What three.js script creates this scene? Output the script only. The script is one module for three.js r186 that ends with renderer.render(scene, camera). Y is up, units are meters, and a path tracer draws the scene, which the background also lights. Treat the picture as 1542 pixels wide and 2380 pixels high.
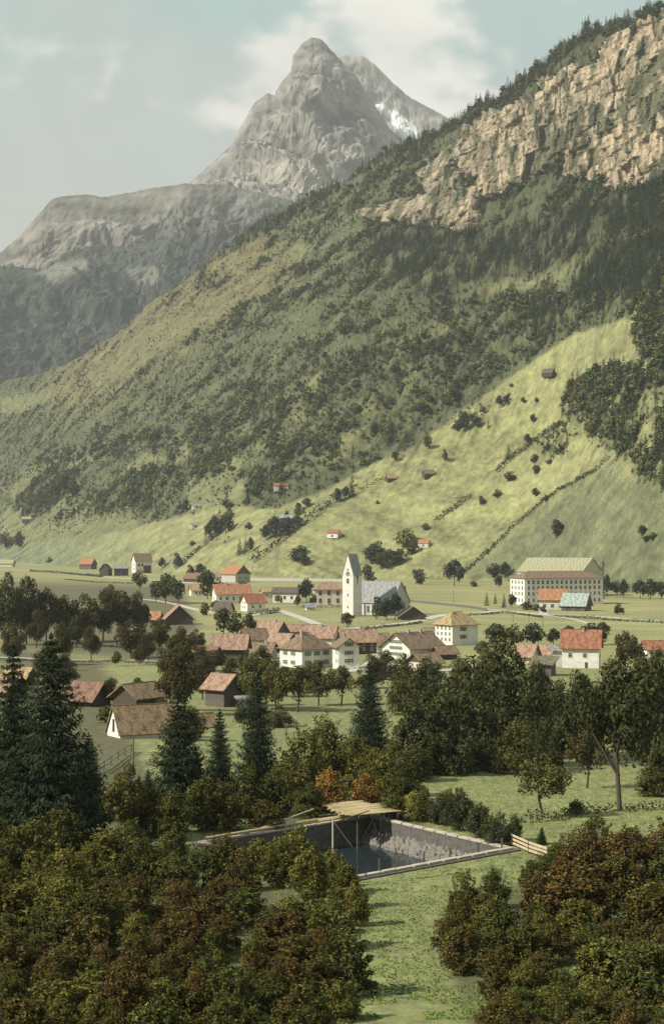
import * as THREE from 'three';
import { ImprovedNoise } from 'three/addons/math/ImprovedNoise.js';
import { mergeGeometries } from 'three/addons/utils/BufferGeometryUtils.js';

// ---------- camera, sky, sun, exposure ----------
const scene = new THREE.Scene();
const camera = new THREE.PerspectiveCamera(2 * Math.atan(1190 / 3860) * 180 / Math.PI, 663 / 1024, 0.5, 30000);
const EYE = new THREE.Vector3(0, 40, 0), PITCH = Math.atan(60 / 3860), F = 3860;
camera.position.copy(EYE); camera.rotation.set(PITCH, 0, 0); camera.updateMatrixWorld();
const renderer = new THREE.WebGLRenderer({ antialias: true });
renderer.setSize(663, 1024); renderer.shadowMap.enabled = true; renderer.shadowMap.type = THREE.PCFSoftShadowMap;
renderer.toneMapping = THREE.LinearToneMapping; renderer.toneMappingExposure = 1.7;
const SUN = new THREE.Vector3(-0.72, 0.60, 0.30).normalize();
const sun = new THREE.DirectionalLight(new THREE.Color(1, 0.94, 0.83), 4.2);
sun.position.copy(SUN).multiplyScalar(6000); sun.castShadow = true; sun.shadow.mapSize.set(4096, 4096);
Object.assign(sun.shadow.camera, { left: -3500, right: 3500, top: 3500, bottom: -3500, near: 10, far: 14000 });
sun.target.position.set(0, 0, -2000); sun.position.add(sun.target.position); scene.add(sun, sun.target);
scene.fog = new THREE.FogExp2(new THREE.Color(0.84, 0.88, 0.90), 0.000045);

const perlin = new ImprovedNoise();
const noise = (x, y, z = 0) => perlin.noise(x + 31.7, y + 17.3, z + 5.1);
function fbm(x, y, z = 0, o = 4) { let a = 0, s = 0.5; for (let i = 0; i < o; i++) { a += s * noise(x, y, z); x *= 2.03; y *= 2.03; z *= 2.03; s *= 0.5; } return a; }
function ridged(x, y, z = 0, o = 4) { let a = 0, s = 0.5; for (let i = 0; i < o; i++) { a += s * (1 - 2 * Math.abs(noise(x, y, z))); x *= 2.07; y *= 2.07; z *= 2.07; s *= 0.5; } return a; }
function rng(seed) { return () => { seed = (seed + 0x6D2B79F5) | 0; let t = Math.imul(seed ^ (seed >>> 15), 1 | seed); t = (t + Math.imul(t ^ (t >>> 7), 61 | t)) ^ t; return ((t ^ (t >>> 14)) >>> 0) / 4294967296; }; }
const clamp = (x, a, b) => Math.min(b, Math.max(a, x)), lerp = (a, b, t) => a + (b - a) * t;
const smooth = (a, b, x) => { const t = clamp((x - a) / (b - a), 0, 1); return t * t * (3 - 2 * t); };
const V = (x, y, z) => new THREE.Vector3(x, y, z);

// sky: pale blue-grey air with a bank of white cloud, computed over the whole sphere
{
  const W = 4096, H = 2048, data = new Float32Array(W * H * 4);
  for (let j = 0; j < H; j++) {
    const el = ((j + 0.5) / H - 0.5) * Math.PI, y = Math.sin(el), c = Math.cos(el);
    for (let i = 0; i < W; i++) {
      const th = ((i + 0.5) / W - 0.5) * 2 * Math.PI, x = Math.cos(th) * c, z = Math.sin(th) * c, k = (j * W + i) * 4;
      const az = Math.atan2(x, -z) * 57.3, e = el * 57.3;
      const lo = smooth(3, 9, e), hi = smooth(8, 17, e) * (0.75 + 0.25 * smooth(2, -6, az)); let r = lerp(lerp(0.40, 0.315, lo), 0.235, hi), g = lerp(lerp(0.392, 0.322, lo), 0.335, hi), b = lerp(lerp(0.34, 0.288, lo), 0.33, hi);
      if (e > -6) {
        const w1 = fbm(x * 4, y * 9, z * 4, 3);
        // thin grey veil
        const veil = smooth(-0.12, 0.25, fbm(x * 3.2 + 2, y * 7, z * 3.2, 3) + 0.05);
        r = lerp(r, 0.33, veil * 0.6); g = lerp(g, 0.33, veil * 0.6); b = lerp(b, 0.30, veil * 0.6);
        // cumulus; a bank behind the peak, others over the rest of the sky
        const n = fbm(x * 12, y * 20, z * 12, 6) * 1.2 + 0.6 * fbm(x * 34, y * 50, z * 34, 4);
        const d1 = 1 - Math.hypot((az - 1.9 - (e - 15) * 0.1) / 3.0, (e - 16.8) / 4.8), d2 = 1 - Math.hypot((az + 1.9) / 3.0, (e - 15.6 - (az + 1.9) * 0.30) / 1.7);
        const cl = smooth(-0.12, 0.38, Math.max(d1, d2, fbm(x * 2.2 + 7, y * 4, z * 2.2, 3) * 2.2 - 0.42) * 0.75 + n * 1.0) * (0.82 + 0.5 * n);
        const sh = 0.92 + 0.14 * w1;
        r = lerp(r, 0.62 * sh, clamp(cl, 0, 1)); g = lerp(g, 0.590 * sh, clamp(cl, 0, 1)); b = lerp(b, 0.53 * sh, clamp(cl, 0, 1));
      }
      const gr = 0.97 + 0.05 * noise(x * 40, y * 40, z * 40);
      data[k] = r * gr; data[k + 1] = g * gr; data[k + 2] = b * gr; data[k + 3] = 1;
    }
  }
  const sky = new THREE.DataTexture(data, W, H, THREE.RGBAFormat, THREE.FloatType);
  sky.mapping = THREE.EquirectangularReflectionMapping; sky.magFilter = THREE.LinearFilter; sky.minFilter = THREE.LinearFilter; sky.needsUpdate = true;
  scene.background = sky; scene.environment = sky;
}

// ---------- helpers ----------
const used = {};
const numbered = (n) => { const k = used[n] = (used[n] ?? -1) + 1; return k ? n + '_' + String(k).padStart(3, '0') : n; };
function tag(o, label, category, group) { o.userData.label = label; o.userData.category = category; if (group) o.userData.group = group; return o; }
function shade(o) { o.castShadow = o.receiveShadow = true; return o; }
function mesh(name, geo, m, parent = scene) { const o = shade(new THREE.Mesh(geo, m)); o.name = parent === scene ? numbered(name) : name; parent.add(o); return o; }
function structure(name, geo, m) { const o = mesh(name, geo, m); o.userData.kind = 'structure'; return o; }
function thing(name, label, category, p, turn = 0, group) { const o = new THREE.Group(); o.name = numbered(name); o.position.copy(p); o.rotation.y = turn; scene.add(o); return tag(o, label, category, group); }
// photograph pixel (1542 x 2380 grid) <-> world
const inv = new THREE.Matrix4().copy(camera.matrixWorld).invert(), tv = V(0, 0, 0);
function toPx(x, y, z) { tv.set(x, y, z).applyMatrix4(inv); const d = -tv.z; return d <= 1 ? null : [771 + F * tv.x / d, 1190 - F * tv.y / d, d]; }
function dirOf(px, py) { const v = V((px - 771) / F, (1190 - py) / F, -1).applyQuaternion(camera.quaternion); return v.multiplyScalar(1 / -v.z); }   // D = 1 along -z
const at = (px, py, D) => { const d = dirOf(px, py); return V(d.x * D, EYE.y + d.y * D, -D); };
const inPoly = (p, x, y) => { let c = false; for (let i = 0, j = p.length - 1; i < p.length; j = i++) { const [xi, yi] = p[i], [xj, yj] = p[j]; if ((yi > y) !== (yj > y) && x < (xj - xi) * (y - yi) / (yj - yi) + xi) c = !c; } return c; };
function distPoly(p, x, y, closed = true) { let b = 1e9; for (let i = closed ? 0 : 1; i < p.length; i++) { const [ax, ay] = p[(i + p.length - 1) % p.length], [bx, by] = p[i], dx = bx - ax, dy = by - ay, t = clamp(((x - ax) * dx + (y - ay) * dy) / (dx * dx + dy * dy || 1), 0, 1); b = Math.min(b, Math.hypot(x - ax - dx * t, y - ay - dy * t)); } return b; }
const soft = (p, x, y, w) => { const d = distPoly(p, x, y); return inPoly(p, x, y) ? smooth(-w, w, d) : smooth(-w, w, -d); };
function interp(tab, x) { if (x <= tab[0][0]) return tab[0][1]; for (let i = 1; i < tab.length; i++) if (x <= tab[i][0]) { const [a, ya] = tab[i - 1], [b, yb] = tab[i]; return lerp(ya, yb, (x - a) / (b - a)); } return tab[tab.length - 1][1]; }
// tileable noise textures (multiplied with the material's colour)
function texture(size, rep, fn, srgb) {
  const d = new Uint8Array(size * size * 4);
  for (let j = 0; j < size; j++) for (let i = 0; i < size; i++) { const c = fn(i / size, j / size), k = (j * size + i) * 4; for (let q = 0; q < 3; q++) d[k + q] = clamp((Array.isArray(c) ? c[q] : c) * 255, 0, 255); d[k + 3] = 255; }
  const t = new THREE.DataTexture(d, size, size); t.wrapS = t.wrapT = THREE.RepeatWrapping; t.magFilter = THREE.LinearFilter; t.minFilter = THREE.LinearMipmapLinearFilter; t.generateMipmaps = true; t.repeat.set(1 / rep, 1 / rep); t.needsUpdate = true; return t;
}
const tileN = (u, v, fu, fv, o = 4, s = 0) => { let a = 0, w = 0.5; for (let i = 0; i < o; i++) { const A = u * 2 * Math.PI, B = v * 2 * Math.PI, R = fu / 6.283, S = fv / 6.283; a += w * (perlin.noise(Math.cos(A) * R + s, Math.sin(A) * R + 9.1, Math.cos(B) * S + 3.3) + perlin.noise(Math.sin(B) * S + 20.5, Math.cos(A) * R + 4.4, Math.sin(A) * R + s)) ; fu *= 2; fv *= 2; w *= 0.5; } return a; };
const std = (c, o = {}) => new THREE.MeshStandardMaterial({ color: new THREE.Color().setRGB(...c), roughness: 0.9, ...o });
// ---------- ground ----------
const PROFILE = [[-400, 40], [0, 38.2], [10, 33], [25, 26], [45, 21.5], [60, 19.3], [78, 17.4], [100, 15.8], [140, 12.8], [170, 11.2], [220, 8.4], [300, 4.8], [480, 1.4], [700, 0.35], [900, 0], [1e5, 0]];
const profile = (D) => { let a = 0; const w = 6 + Math.min(40, Math.abs(D) * 0.06); for (let i = -2; i <= 2; i++) a += interp(PROFILE, D + i * w / 2); return a / 5; };
const POOL = { rim: 12, A: [-11.7, 153], B: [3.8, 167], C: [15.7, 150], N: [0.2, 136] };
const poolPoly = [POOL.A, POOL.B, POOL.C, POOL.N];
const poolD = (x, D) => { const d = distPoly(poolPoly, x, D); return inPoly(poolPoly, x, D) ? -d : d; };
function groundH(x, D) {
  let h = profile(D) + 0.5 * fbm(x / 40, D / 55, 0, 3) * smooth(20, 60, D) * (1 - smooth(300, 450, D));
  h += 0.9 * smooth(430, 320, D) * smooth(150, 220, D) * smooth(-12, -45, x);
  if (D > 110 && D < 200) { const d = poolD(x, D); h = lerp(POOL.rim - 0.15, h, smooth(2, 11, d)); }
  return h;
}
const G = (x, D) => V(x, groundH(x, D), -D);
function ground(px, py) { const d = dirOf(px, py); let a = 45, b = 45; const f = (D) => EYE.y + d.y * D - groundH(d.x * D, D); while (f(b) > 0 && b < 9000) { a = b; b *= 1.012; } for (let i = 0; i < 40; i++) { const m = (a + b) / 2; f(m) > 0 ? a = m : b = m; } return G(d.x * b, b); }

const grassTex = texture(512, 14, (u, v) => 0.74 + 0.42 * tileN(u, v, 14, 14, 5, 2) + 0.28 * tileN(u, v, 70, 70, 3, 7));
const MEAD = [[0, 1305], [330, 1320], [580, 1342], [900, 1345], [1180, 1352], [1536, 1392]];
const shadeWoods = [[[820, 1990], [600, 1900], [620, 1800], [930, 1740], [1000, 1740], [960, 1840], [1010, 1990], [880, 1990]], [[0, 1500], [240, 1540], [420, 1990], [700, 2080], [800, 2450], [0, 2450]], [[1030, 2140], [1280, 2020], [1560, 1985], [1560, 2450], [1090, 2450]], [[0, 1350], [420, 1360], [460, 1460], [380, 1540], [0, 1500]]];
{
  const ls = (a, b, st) => { const n = Math.round((b - a) / st), r = []; for (let i = 0; i < n; i++) r.push(a + (b - a) * i / n); return r; };
  const grow = (a, b, s, k) => { const r = []; for (let x = a; x < b; x += s, s *= k) r.push(x); r.push(b); return r; };
  const side = grow(18, 6000, 0.7, 1.06), X = [...side.map((x) => -x + 4).reverse(), ...ls(-14, 18, 0.5), ...side];
  const Ds = [...ls(-300, 0, 30), ...ls(0, 60, 2), ...ls(60, 130, 1), ...ls(130, 173, 0.5), ...grow(173, 420, 1.1, 1.008), ...grow(422, 1700, 3, 1.006), ...grow(1710, 9500, 12, 1.1)];
  const pos = [], uv = [], col = [], idx = [], nx = X.length;
  for (const D of Ds) for (const x of X) {
    let y = groundH(x, D); if (D > 125 && D < 175 && poolD(x, D) < 0.1) y = 7.6;
    pos.push(x, y, -D); uv.push(x, D);
    const p = toPx(x, y, -D) ?? [771, 3000, 1], big = fbm(x / 60 + 3, D / 90, 1, 3), small = fbm(x / 9, D / 9, 4, 3);
    let r = 0.235, g = 0.245, b = 0.088; const far = smooth(350, 800, D);
    r = lerp(r, 0.315, far); g = lerp(g, 0.300, far); b = lerp(b, 0.122, far);
    const k = 1 + 0.35 * big + 0.22 * small; r *= k * (1 + 0.12 * big); g *= k; b *= k;
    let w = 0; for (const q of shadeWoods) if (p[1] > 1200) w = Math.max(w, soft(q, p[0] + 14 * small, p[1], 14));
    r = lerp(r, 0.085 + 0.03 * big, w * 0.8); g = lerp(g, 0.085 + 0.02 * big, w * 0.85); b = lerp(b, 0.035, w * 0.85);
    if (D > 700 && D < 2000) { const st = Math.sin(D / 9 + x / 40) * 0.05 + (noise(x / 70, D / 24) > 0.12 ? 0.09 : -0.03); r *= 1 + st; g *= 1 + st; b *= 1 + st; }
    col.push(r, g, b);
  }
  for (let j = 0; j < Ds.length - 1; j++) for (let i = 0; i < nx - 1; i++) { const a = j * nx + i; idx.push(a, a + 1, a + nx, a + 1, a + nx + 1, a + nx); }
  const geo = new THREE.BufferGeometry(); geo.setAttribute('position', new THREE.Float32BufferAttribute(pos, 3)); geo.setAttribute('uv', new THREE.Float32BufferAttribute(uv, 2)); geo.setAttribute('color', new THREE.Float32BufferAttribute(col, 3)); geo.setIndex(idx); geo.computeVertexNormals();
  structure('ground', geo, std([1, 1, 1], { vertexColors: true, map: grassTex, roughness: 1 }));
}

// ---------- the mountainside on the right ----------
const CTRL = [[[-1800, 6000], [-250, 1010, 5000]], [[-1300, 4600], [0, 905, 4200]], [[-900, 3600], [200, 828, 3700]], [[-560, 2807], [480, 612, 3300]], [[-251, 2059], [740, 458, 3100]], [[-83, 1678], [1050, 285, 2800]], [[60, 1610], [1205, 203, 2620]], [[175, 1480], [1345, 92, 2480]], [[226, 1144], [1560, 8, 2300]], [[300, 800], [1900, -150, 1900]], [[400, 450], [2500, -320, 1400]]]
  .map(([f, c]) => { const p = at(...c); return { f, c: [p.x, c[2], p.y] }; });
function cat(arr, s) { const i = clamp(Math.floor(s), 0, arr.length - 2), t = s - i, g = (k) => arr[clamp(k, 0, arr.length - 1)], a = g(i - 1), b = g(i), c = g(i + 1), d = g(i + 2); return b.map((_, q) => 0.5 * (2 * b[q] + (c[q] - a[q]) * t + (2 * a[q] - 5 * b[q] + 4 * c[q] - d[q]) * t * t + (3 * b[q] - a[q] - 3 * c[q] + d[q]) * t * t * t)); }
const FT = CTRL.map((k) => k.f), CR = CTRL.map((k) => k.c);
function slopePoint(s, t) {
  const [fx, fd] = cat(FT, s), [cx, cd, ch] = cat(CR, s);
  const x = lerp(fx, cx, t), D = lerp(fd, cd, t), q = s + t * -1.1;
  const tt = Math.min(t, 1), m = Math.sin(Math.PI * tt);
  let h = ch * tt * (0.72 + 0.28 * tt) - (t > 1 ? ch * ((t - 1) * 1.3) : 0) - (t <= 0 ? 3 - t * 100 : 0);
  h += smooth(0.03, 0.3, t) * (26 * ridged(q * 3.1, t * 2.2, 3, 4) - 6 + 16 * fbm(x / 180, D / 180, 2, 4)) * (t > 1 ? 1 : 0.25 + 0.75 * m) ;
  h += smooth(0.1, 0.25, t) * smooth(1, 0.9, t) * 7 * fbm(x / 40, D / 40, 7, 3);
  return [x, h, D];
}
const ROCK = [
  [[1322, 151], [1360, 165], [1395, 150], [1430, 92], [1468, 62], [1560, 24], [1560, 156], [1494, 172], [1458, 208], [1432, 250], [1395, 255], [1327, 229]],
  [[1252, 193], [1307, 182], [1322, 266], [1291, 281], [1260, 276]],
  [[1098, 302], [1156, 260], [1192, 250], [1229, 234], [1244, 312], [1260, 365], [1208, 427], [1150, 458], [1119, 469], [1104, 427], [1062, 396]],
  [[1062, 430], [1098, 428], [1120, 470], [1108, 545], [1051, 540], [1000, 521]],
  [[1317, 349], [1416, 300], [1560, 286], [1560, 420], [1458, 440], [1390, 430], [1333, 417], [1300, 412]],
  [[985, 405], [1030, 360], [1085, 330], [1095, 350], [1050, 400], [1010, 450], [985, 470]],
  [[1225, 240], [1322, 151], [1395, 150], [1440, 250], [1400, 310], [1310, 360], [1230, 430], [1180, 420]], [[1430, 190], [1560, 130], [1560, 300], [1420, 300]], [[932, 475], [1000, 440], [1060, 390], [1075, 440], [1005, 530], [925, 525]],
  [[843, 500], [905, 478], [932, 470], [945, 500], [925, 521], [860, 515]]];
const rockAt = (x, y, n) => { if (x < 800 || y > 580) return [0, 0]; let b = 0, k = 0; ROCK.forEach((p, i) => { const v = (i > 5 ? 0.92 : 1) * soft(p, x + 20 * n + 9 * noise(x / 6, y / 25), y + 12 * n + 16 * noise(x / 9, y / 30, 4), 6); if (v > b) { b = v; k = i; } }); return [b, k]; };
const RIDGE = [[-300, 1020], [0, 905], [140, 880], [200, 828], [330, 700], [400, 655], [480, 612], [620, 530], [740, 458], [860, 372], [1050, 285], [1205, 203], [1345, 92], [1560, 8], [1900, -150]];
const FOREST = [
  [0.95, 1, [[1560, 425], [1400, 462], [1300, 495], [1140, 545], [1000, 530], [900, 545], [850, 600], [915, 655], [1000, 695], [1090, 668], [1250, 640], [1330, 588], [1440, 572], [1560, 540]]],
  [0.95, 1, [[1230, 690], [1300, 660], [1310, 765], [1235, 775]]],
  [0.95, 1, [[1340, 615], [1560, 552], [1560, 680], [1440, 705], [1360, 740], [1330, 720]]],
  [1, 0.5, [[1478, 705], [1560, 690], [1560, 890], [1495, 880], [1476, 790]]],
  [0.85, 0.4, [[1312, 905], [1380, 862], [1560, 850], [1560, 1010], [1440, 1010], [1370, 1020], [1330, 990], [1296, 945]]],
  [0.8, 0.4, [[1370, 1030], [1450, 1000], [1560, 1000], [1560, 1145], [1486, 1120], [1440, 1062]]],
  [0.66, 0.25, [[560, 960], [700, 900], [850, 830], [1000, 730], [1200, 690], [1250, 760], [1245, 812], [1140, 896], [1055, 955], [960, 1018], [830, 1085], [740, 1118], [690, 1090], [550, 1050]]],
  [0.75, 0.3, [[1320, 700], [1400, 720], [1440, 700], [1370, 758], [1300, 795], [1245, 815], [1240, 770]]],
  [0.6, 0.3, [[560, 960], [720, 900], [700, 960], [640, 1000], [560, 1000]]],
  [0.7, 0.25, [[380, 1085], [440, 1040], [540, 1060], [545, 1105], [430, 1130], [350, 1185], [270, 1205], [200, 1200], [150, 1230], [120, 1220], [180, 1165], [300, 1110]]],
  [0.9, 0.5, [[30, 1180], [90, 1130], [130, 1090], [185, 1095], [180, 1150], [110, 1190], [60, 1215]]],
  [0.7, 0.2, [[0, 1120], [120, 1060], [330, 1000], [560, 960], [560, 1030], [420, 1050], [260, 1080], [120, 1090], [0, 1150]]],
  [0.9, 0.3, [[560, 1110], [620, 1085], [700, 1100], [735, 1110], [640, 1165], [590, 1160], [555, 1150]]],
  [0.85, 0.2, [[640, 1230], [660, 1190], [700, 1180], [720, 1200], [680, 1225], [620, 1260], [600, 1250]]],
  [0.9, 0.2, [[480, 1240], [500, 1205], [560, 1195], [535, 1230], [490, 1262]]],
  [0.5, 0.3, [[1270, 1010], [1320, 985], [1330, 1000], [1310, 1050], [1250, 1090], [1245, 1050]]],
  [0.35, 0.3, [[1060, 990], [1110, 915], [1190, 930], [1130, 960], [1080, 1010]]]];
const MEADOW = [[1560, 680], [1450, 738], [1370, 763], [1300, 800], [1243, 832], [1140, 905], [1050, 965], [960, 1035], [830, 1100], [735, 1148], [640, 1185], [540, 1175], [400, 1205], [200, 1245], [-200, 1300], [-200, 1500], [1700, 1500]];
const CLEAR = [[[1100, 660], [1250, 640], [1330, 595], [1370, 605], [1320, 640], [1220, 680], [1120, 690]], [[430, 1130], [560, 1060], [560, 1180], [420, 1200]], [[0, 1190], [60, 1160], [200, 1160], [300, 1180], [330, 1260], [0, 1280]], [[280, 1090], [400, 1030], [480, 1020], [430, 1060], [320, 1110]], [[0, 1130], [100, 1075], [240, 1050], [230, 1070], [120, 1100], [30, 1160]], [[0, 925], [120, 905], [180, 895], [140, 920], [60, 960], [0, 965]], [[640, 930], [740, 865], [760, 895], [660, 960]], [[560, 1010], [720, 930], [760, 960], [600, 1050]], [[820, 940], [960, 850], [980, 880], [860, 980]], [[900, 800], [1080, 720], [1090, 745], [930, 830]], [[720, 1060], [850, 980], [880, 1010], [760, 1095]], [[200, 870], [330, 770], [560, 660], [700, 560], [720, 580], [560, 700], [380, 830], [230, 930]]];
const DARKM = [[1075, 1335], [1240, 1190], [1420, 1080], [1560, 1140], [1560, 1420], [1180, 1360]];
function cover(px, py, x, D) {
  const n = fbm(x / 70, D / 90, 3, 4), n2 = noise(x / 23, D / 30, 8);
  const meadow = soft(MEADOW, px + 18 * n, py + 12 * n, 5); let clear = 0; CLEAR.forEach((p) => { clear = Math.max(clear, soft(p, px + 30 * n, py + 14 * n, 10)); });
  let f = 0, con = 0.3, con2 = 0; for (const [d, c, p] of FOREST) { const v = d * soft(p, px + 44 * n + 12 * n2, py + 34 * n + 10 * n2, 12) * clamp(0.86 + 0.9 * n2 + 0.7 * n - (con2 = c < 0.35 ? 0.1 : 0), 0, 1); if (v > f) { f = v; con = c; } }
  const below = py - interp(RIDGE, px), band = smooth(320, 640, px) * smooth(lerp(26, 46, smooth(700, 1100, px)) + 20 * n, 8, below);
  if (band > f) { f = band * 0.95; con = 0.8; }
  const st = fbm((x + D * 0.9) / 30, (D - x) / 300, 2, 3), bush = (1 - meadow) * (1 - clear * 0.8) * clamp(0.52 + 0.8 * n + 0.6 * n2 + 0.9 * st, 0, 1), cliffs = smooth(760, 960, px) * smooth(700, 560, py);
  const strip = 1 - 0.8 * smooth(0.1, 0.3, fbm((x + D * 0.75) / 55 + 3, (D - x) / 420, 5, 3)) * (1 - cliffs); f *= 0.35 + 0.65 * strip; const bf = bush * strip * lerp(lerp(0.55, 0.85, smooth(200, 800, px)), 0.97, cliffs); if (f < bf) { f = bf; con = lerp(lerp(0.16, 0.3, smooth(300, 900, px)), 0.6, cliffs); }
  if (py > 1290 && f < 0.6) f *= 0.1;
  return { meadow, clear, f, con, n, n2 };
}
const NS = 900, NT = 440, S0 = 0.3, S1 = 8.9, T1 = 1.22;
const slope = { P: new Float32Array((NS + 1) * (NT + 1) * 3), px: new Float32Array((NS + 1) * (NT + 1) * 2), f: new Float32Array((NS + 1) * (NT + 1)), con: new Float32Array((NS + 1) * (NT + 1)), bins: new Map() };
{
  const raw = new Float32Array(slope.P.length), W = NT + 1;
  for (let i = 0; i <= NS; i++) for (let j = 0; j <= NT; j++) { const s = lerp(S0, S1, i / NS), t = -0.02 + (T1 + 0.02) * (j / NT), [x, h, D] = slopePoint(s, t); raw.set([x, h, -D], (i * W + j) * 3); }
  const rockCells = new Float32Array(raw.length / 3), col = new Float32Array(raw.length), uv = new Float32Array(raw.length / 3 * 2), idx = [];
  for (let i = 0; i <= NS; i++) for (let j = 0; j <= NT; j++) {
    const k = i * W + j, x = raw[k * 3], D = -raw[k * 3 + 2]; let y = raw[k * 3 + 1]; const t = -0.02 + (T1 + 0.02) * (j / NT);
    const p = toPx(x, y, -D) ?? [9999, 9999], n = fbm(x / 60, D / 60, y / 60, 3);
    let [rk, which] = t < 1.0 ? rockAt(p[0], p[1], n) : [0, 0];
    if (t <= 1 && p[0] > 1575 && p[1] < 500) rk = smooth(0.05, 0.3, ridged(x / 300, y / 300, D / 300, 3) - 0.1);
    // the cliffs stand out of the slope: columns and ledges
    const al = x * 0.8 - D * 0.6, bd = y - al * 0.42, saw = (v) => { const f = v - Math.floor(v); return f < 0.72 ? f / 0.72 : (1 - f) / 0.28; };
    const wj = 1.3 * noise(al / 70, bd / 190, 5), c1 = saw(al / 52 + wj), c2 = saw(al / 19 + 1.7 * wj + 0.5 * noise(al / 20, bd / 60, 2)), ledge = saw(bd / 31 + 0.7 * n), lg2 = saw(bd / 11 + 0.5 * noise(al / 30, bd / 30, 6));
    const crack = Math.max(smooth(0.10, 0.0, c1), 0.7 * smooth(0.14, 0, c2)), colm = c1;
    const push = -22 * smooth(0.25, 0.7, rk), X = x - 0.66 * push, Z = -D + 0.74 * push;
    slope.P.set([X, y, Z], k * 3); const q = toPx(X, y, Z) ?? [9999, 9999]; slope.px.set([q[0], q[1]], k * 2);
    uv.set([X * 0.9 + y * 0.2, D * 0.8 + y * 0.7], k * 2);
    const c = t > 1 ? { meadow: 0, clear: 0.3, f: 0.4, con: 0.8, n, n2: 0 } : cover(q[0], q[1], X, D);
    const mossN = fbm(al / 26 + 9, y / 60, 3, 3) + 0.3 * fbm(al / 8, y / 14, 3, 2) + (which > 5 ? 0.28 : 0.09); slope.f[k] = lerp(c.f, 0.6 * smooth(0.2, 0.36, mossN), smooth(0.3, 0.7, rk)) * (t > 1.02 ? 0.3 : 1); slope.con[k] = rk > 0.2 ? 0.9 : c.con;
    const sp = fbm(X / 14, D / 20, y / 14, 3), streak = fbm((X + D * 0.9) / 16, (D - y) / 260, 2, 3);
    let g = [0.094, 0.106, 0.042];
    const brown = smooth(130, 30, distPoly([[180, 880], [330, 770], [520, 660], [600, 620]], q[0], q[1], false)) * 0.9; g = [lerp(g[0], 0.155, brown), lerp(g[1], 0.135, brown), lerp(g[2], 0.055, brown)];
    g = g.map((v, a) => lerp(v, [0.165, 0.168, 0.066][a], c.clear * (1 - brown))); const cw = smooth(800, 960, q[0]) * smooth(640, 560, q[1]) * 0.6; g = g.map((v, a) => lerp(v, [0.062, 0.066, 0.028][a], cw));
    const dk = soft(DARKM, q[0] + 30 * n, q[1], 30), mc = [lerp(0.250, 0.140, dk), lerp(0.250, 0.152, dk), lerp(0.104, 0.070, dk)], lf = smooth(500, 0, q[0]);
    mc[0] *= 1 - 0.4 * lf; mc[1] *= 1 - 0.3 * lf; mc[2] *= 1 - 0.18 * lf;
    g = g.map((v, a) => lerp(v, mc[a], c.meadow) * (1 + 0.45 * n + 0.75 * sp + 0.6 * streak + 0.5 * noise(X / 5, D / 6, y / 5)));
    const fl = c.f * 0.55; g = g.map((v, a) => lerp(v, [0.05, 0.055, 0.022][a], fl));
    if (rk > 0) {
      const w = smooth(-0.15, 0.2, fbm(X / 90, y / 90, D / 90, 3)), pale = [0.46, 0.315, 0.175], grey = [0.27, 0.225, 0.15], rc = (which === 5 || which === 6 ? 0.15 : 0.92);
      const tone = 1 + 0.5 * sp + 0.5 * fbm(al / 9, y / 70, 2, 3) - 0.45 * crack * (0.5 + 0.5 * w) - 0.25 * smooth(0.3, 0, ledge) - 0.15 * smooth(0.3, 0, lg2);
      const moss = smooth(0.16, 0.34, mossN) * 0.85;
      g = g.map((v, a) => lerp(v, lerp(lerp(grey[a], pale[a], rc * lerp(0.55, 1, w)) * tone, [0.09, 0.10, 0.04][a], moss), smooth(0.2, 0.6, rk)));
    }
    col.set(g.map((v) => Math.max(0.012, v)), k * 3);
    if (q[0] > -60 && q[0] < 1600 && t > 0.005 && t < 1.0) { const b = (q[0] >> 3) * 4096 + (q[1] >> 3); (slope.bins.get(b) ?? slope.bins.set(b, []).get(b)).push(k); }
    rockCells[k] = rk; if (i < NS && j < NT) idx.push(k, k + W, k + 1, k + 1, k + W, k + W + 1);
  }
  const geo = new THREE.BufferGeometry(); geo.setAttribute('position', new THREE.BufferAttribute(slope.P, 3)); geo.setAttribute('color', new THREE.BufferAttribute(col, 3)); geo.setAttribute('uv', new THREE.BufferAttribute(uv, 2)); geo.setIndex(idx); geo.computeVertexNormals();
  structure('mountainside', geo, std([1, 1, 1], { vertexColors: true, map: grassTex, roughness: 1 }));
  // cliff faces: stepped buttresses, cracks and ledges on a finer grid
  const R = 2, cp = [], cc = [], ci = [], at3 = new Map(), hash = (a, b, s) => { const v = Math.sin(a * 127.1 + b * 311.7 + s * 74.7) * 43758.5453; return v - Math.floor(v); };
  const vert = (I, J) => {
    const key = I * 100000 + J; let id = at3.get(key); if (id !== undefined) return id;
    const [x, y0, D] = slopePoint(lerp(S0, S1, I / R / NS), -0.02 + (T1 + 0.02) * (J / R / NT)), n = fbm(x / 60, D / 60, y0 / 60, 3), p = toPx(x, y0, -D); let [rk, which] = rockAt(p[0], p[1], n); if (p[0] > 1575 && p[1] < 500) rk = smooth(0.05, 0.3, ridged(x / 300, y0 / 300, D / 300, 3) - 0.1);
    const al = x * 0.8 - D * 0.6, bd = y0 - al * 0.42, wob = 9 * noise(al / 45, bd / 60, 3), wb2 = 4 * noise(al / 14, bd / 22, 8);
    let push = 0, crack = 0, tone = 0;
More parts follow.
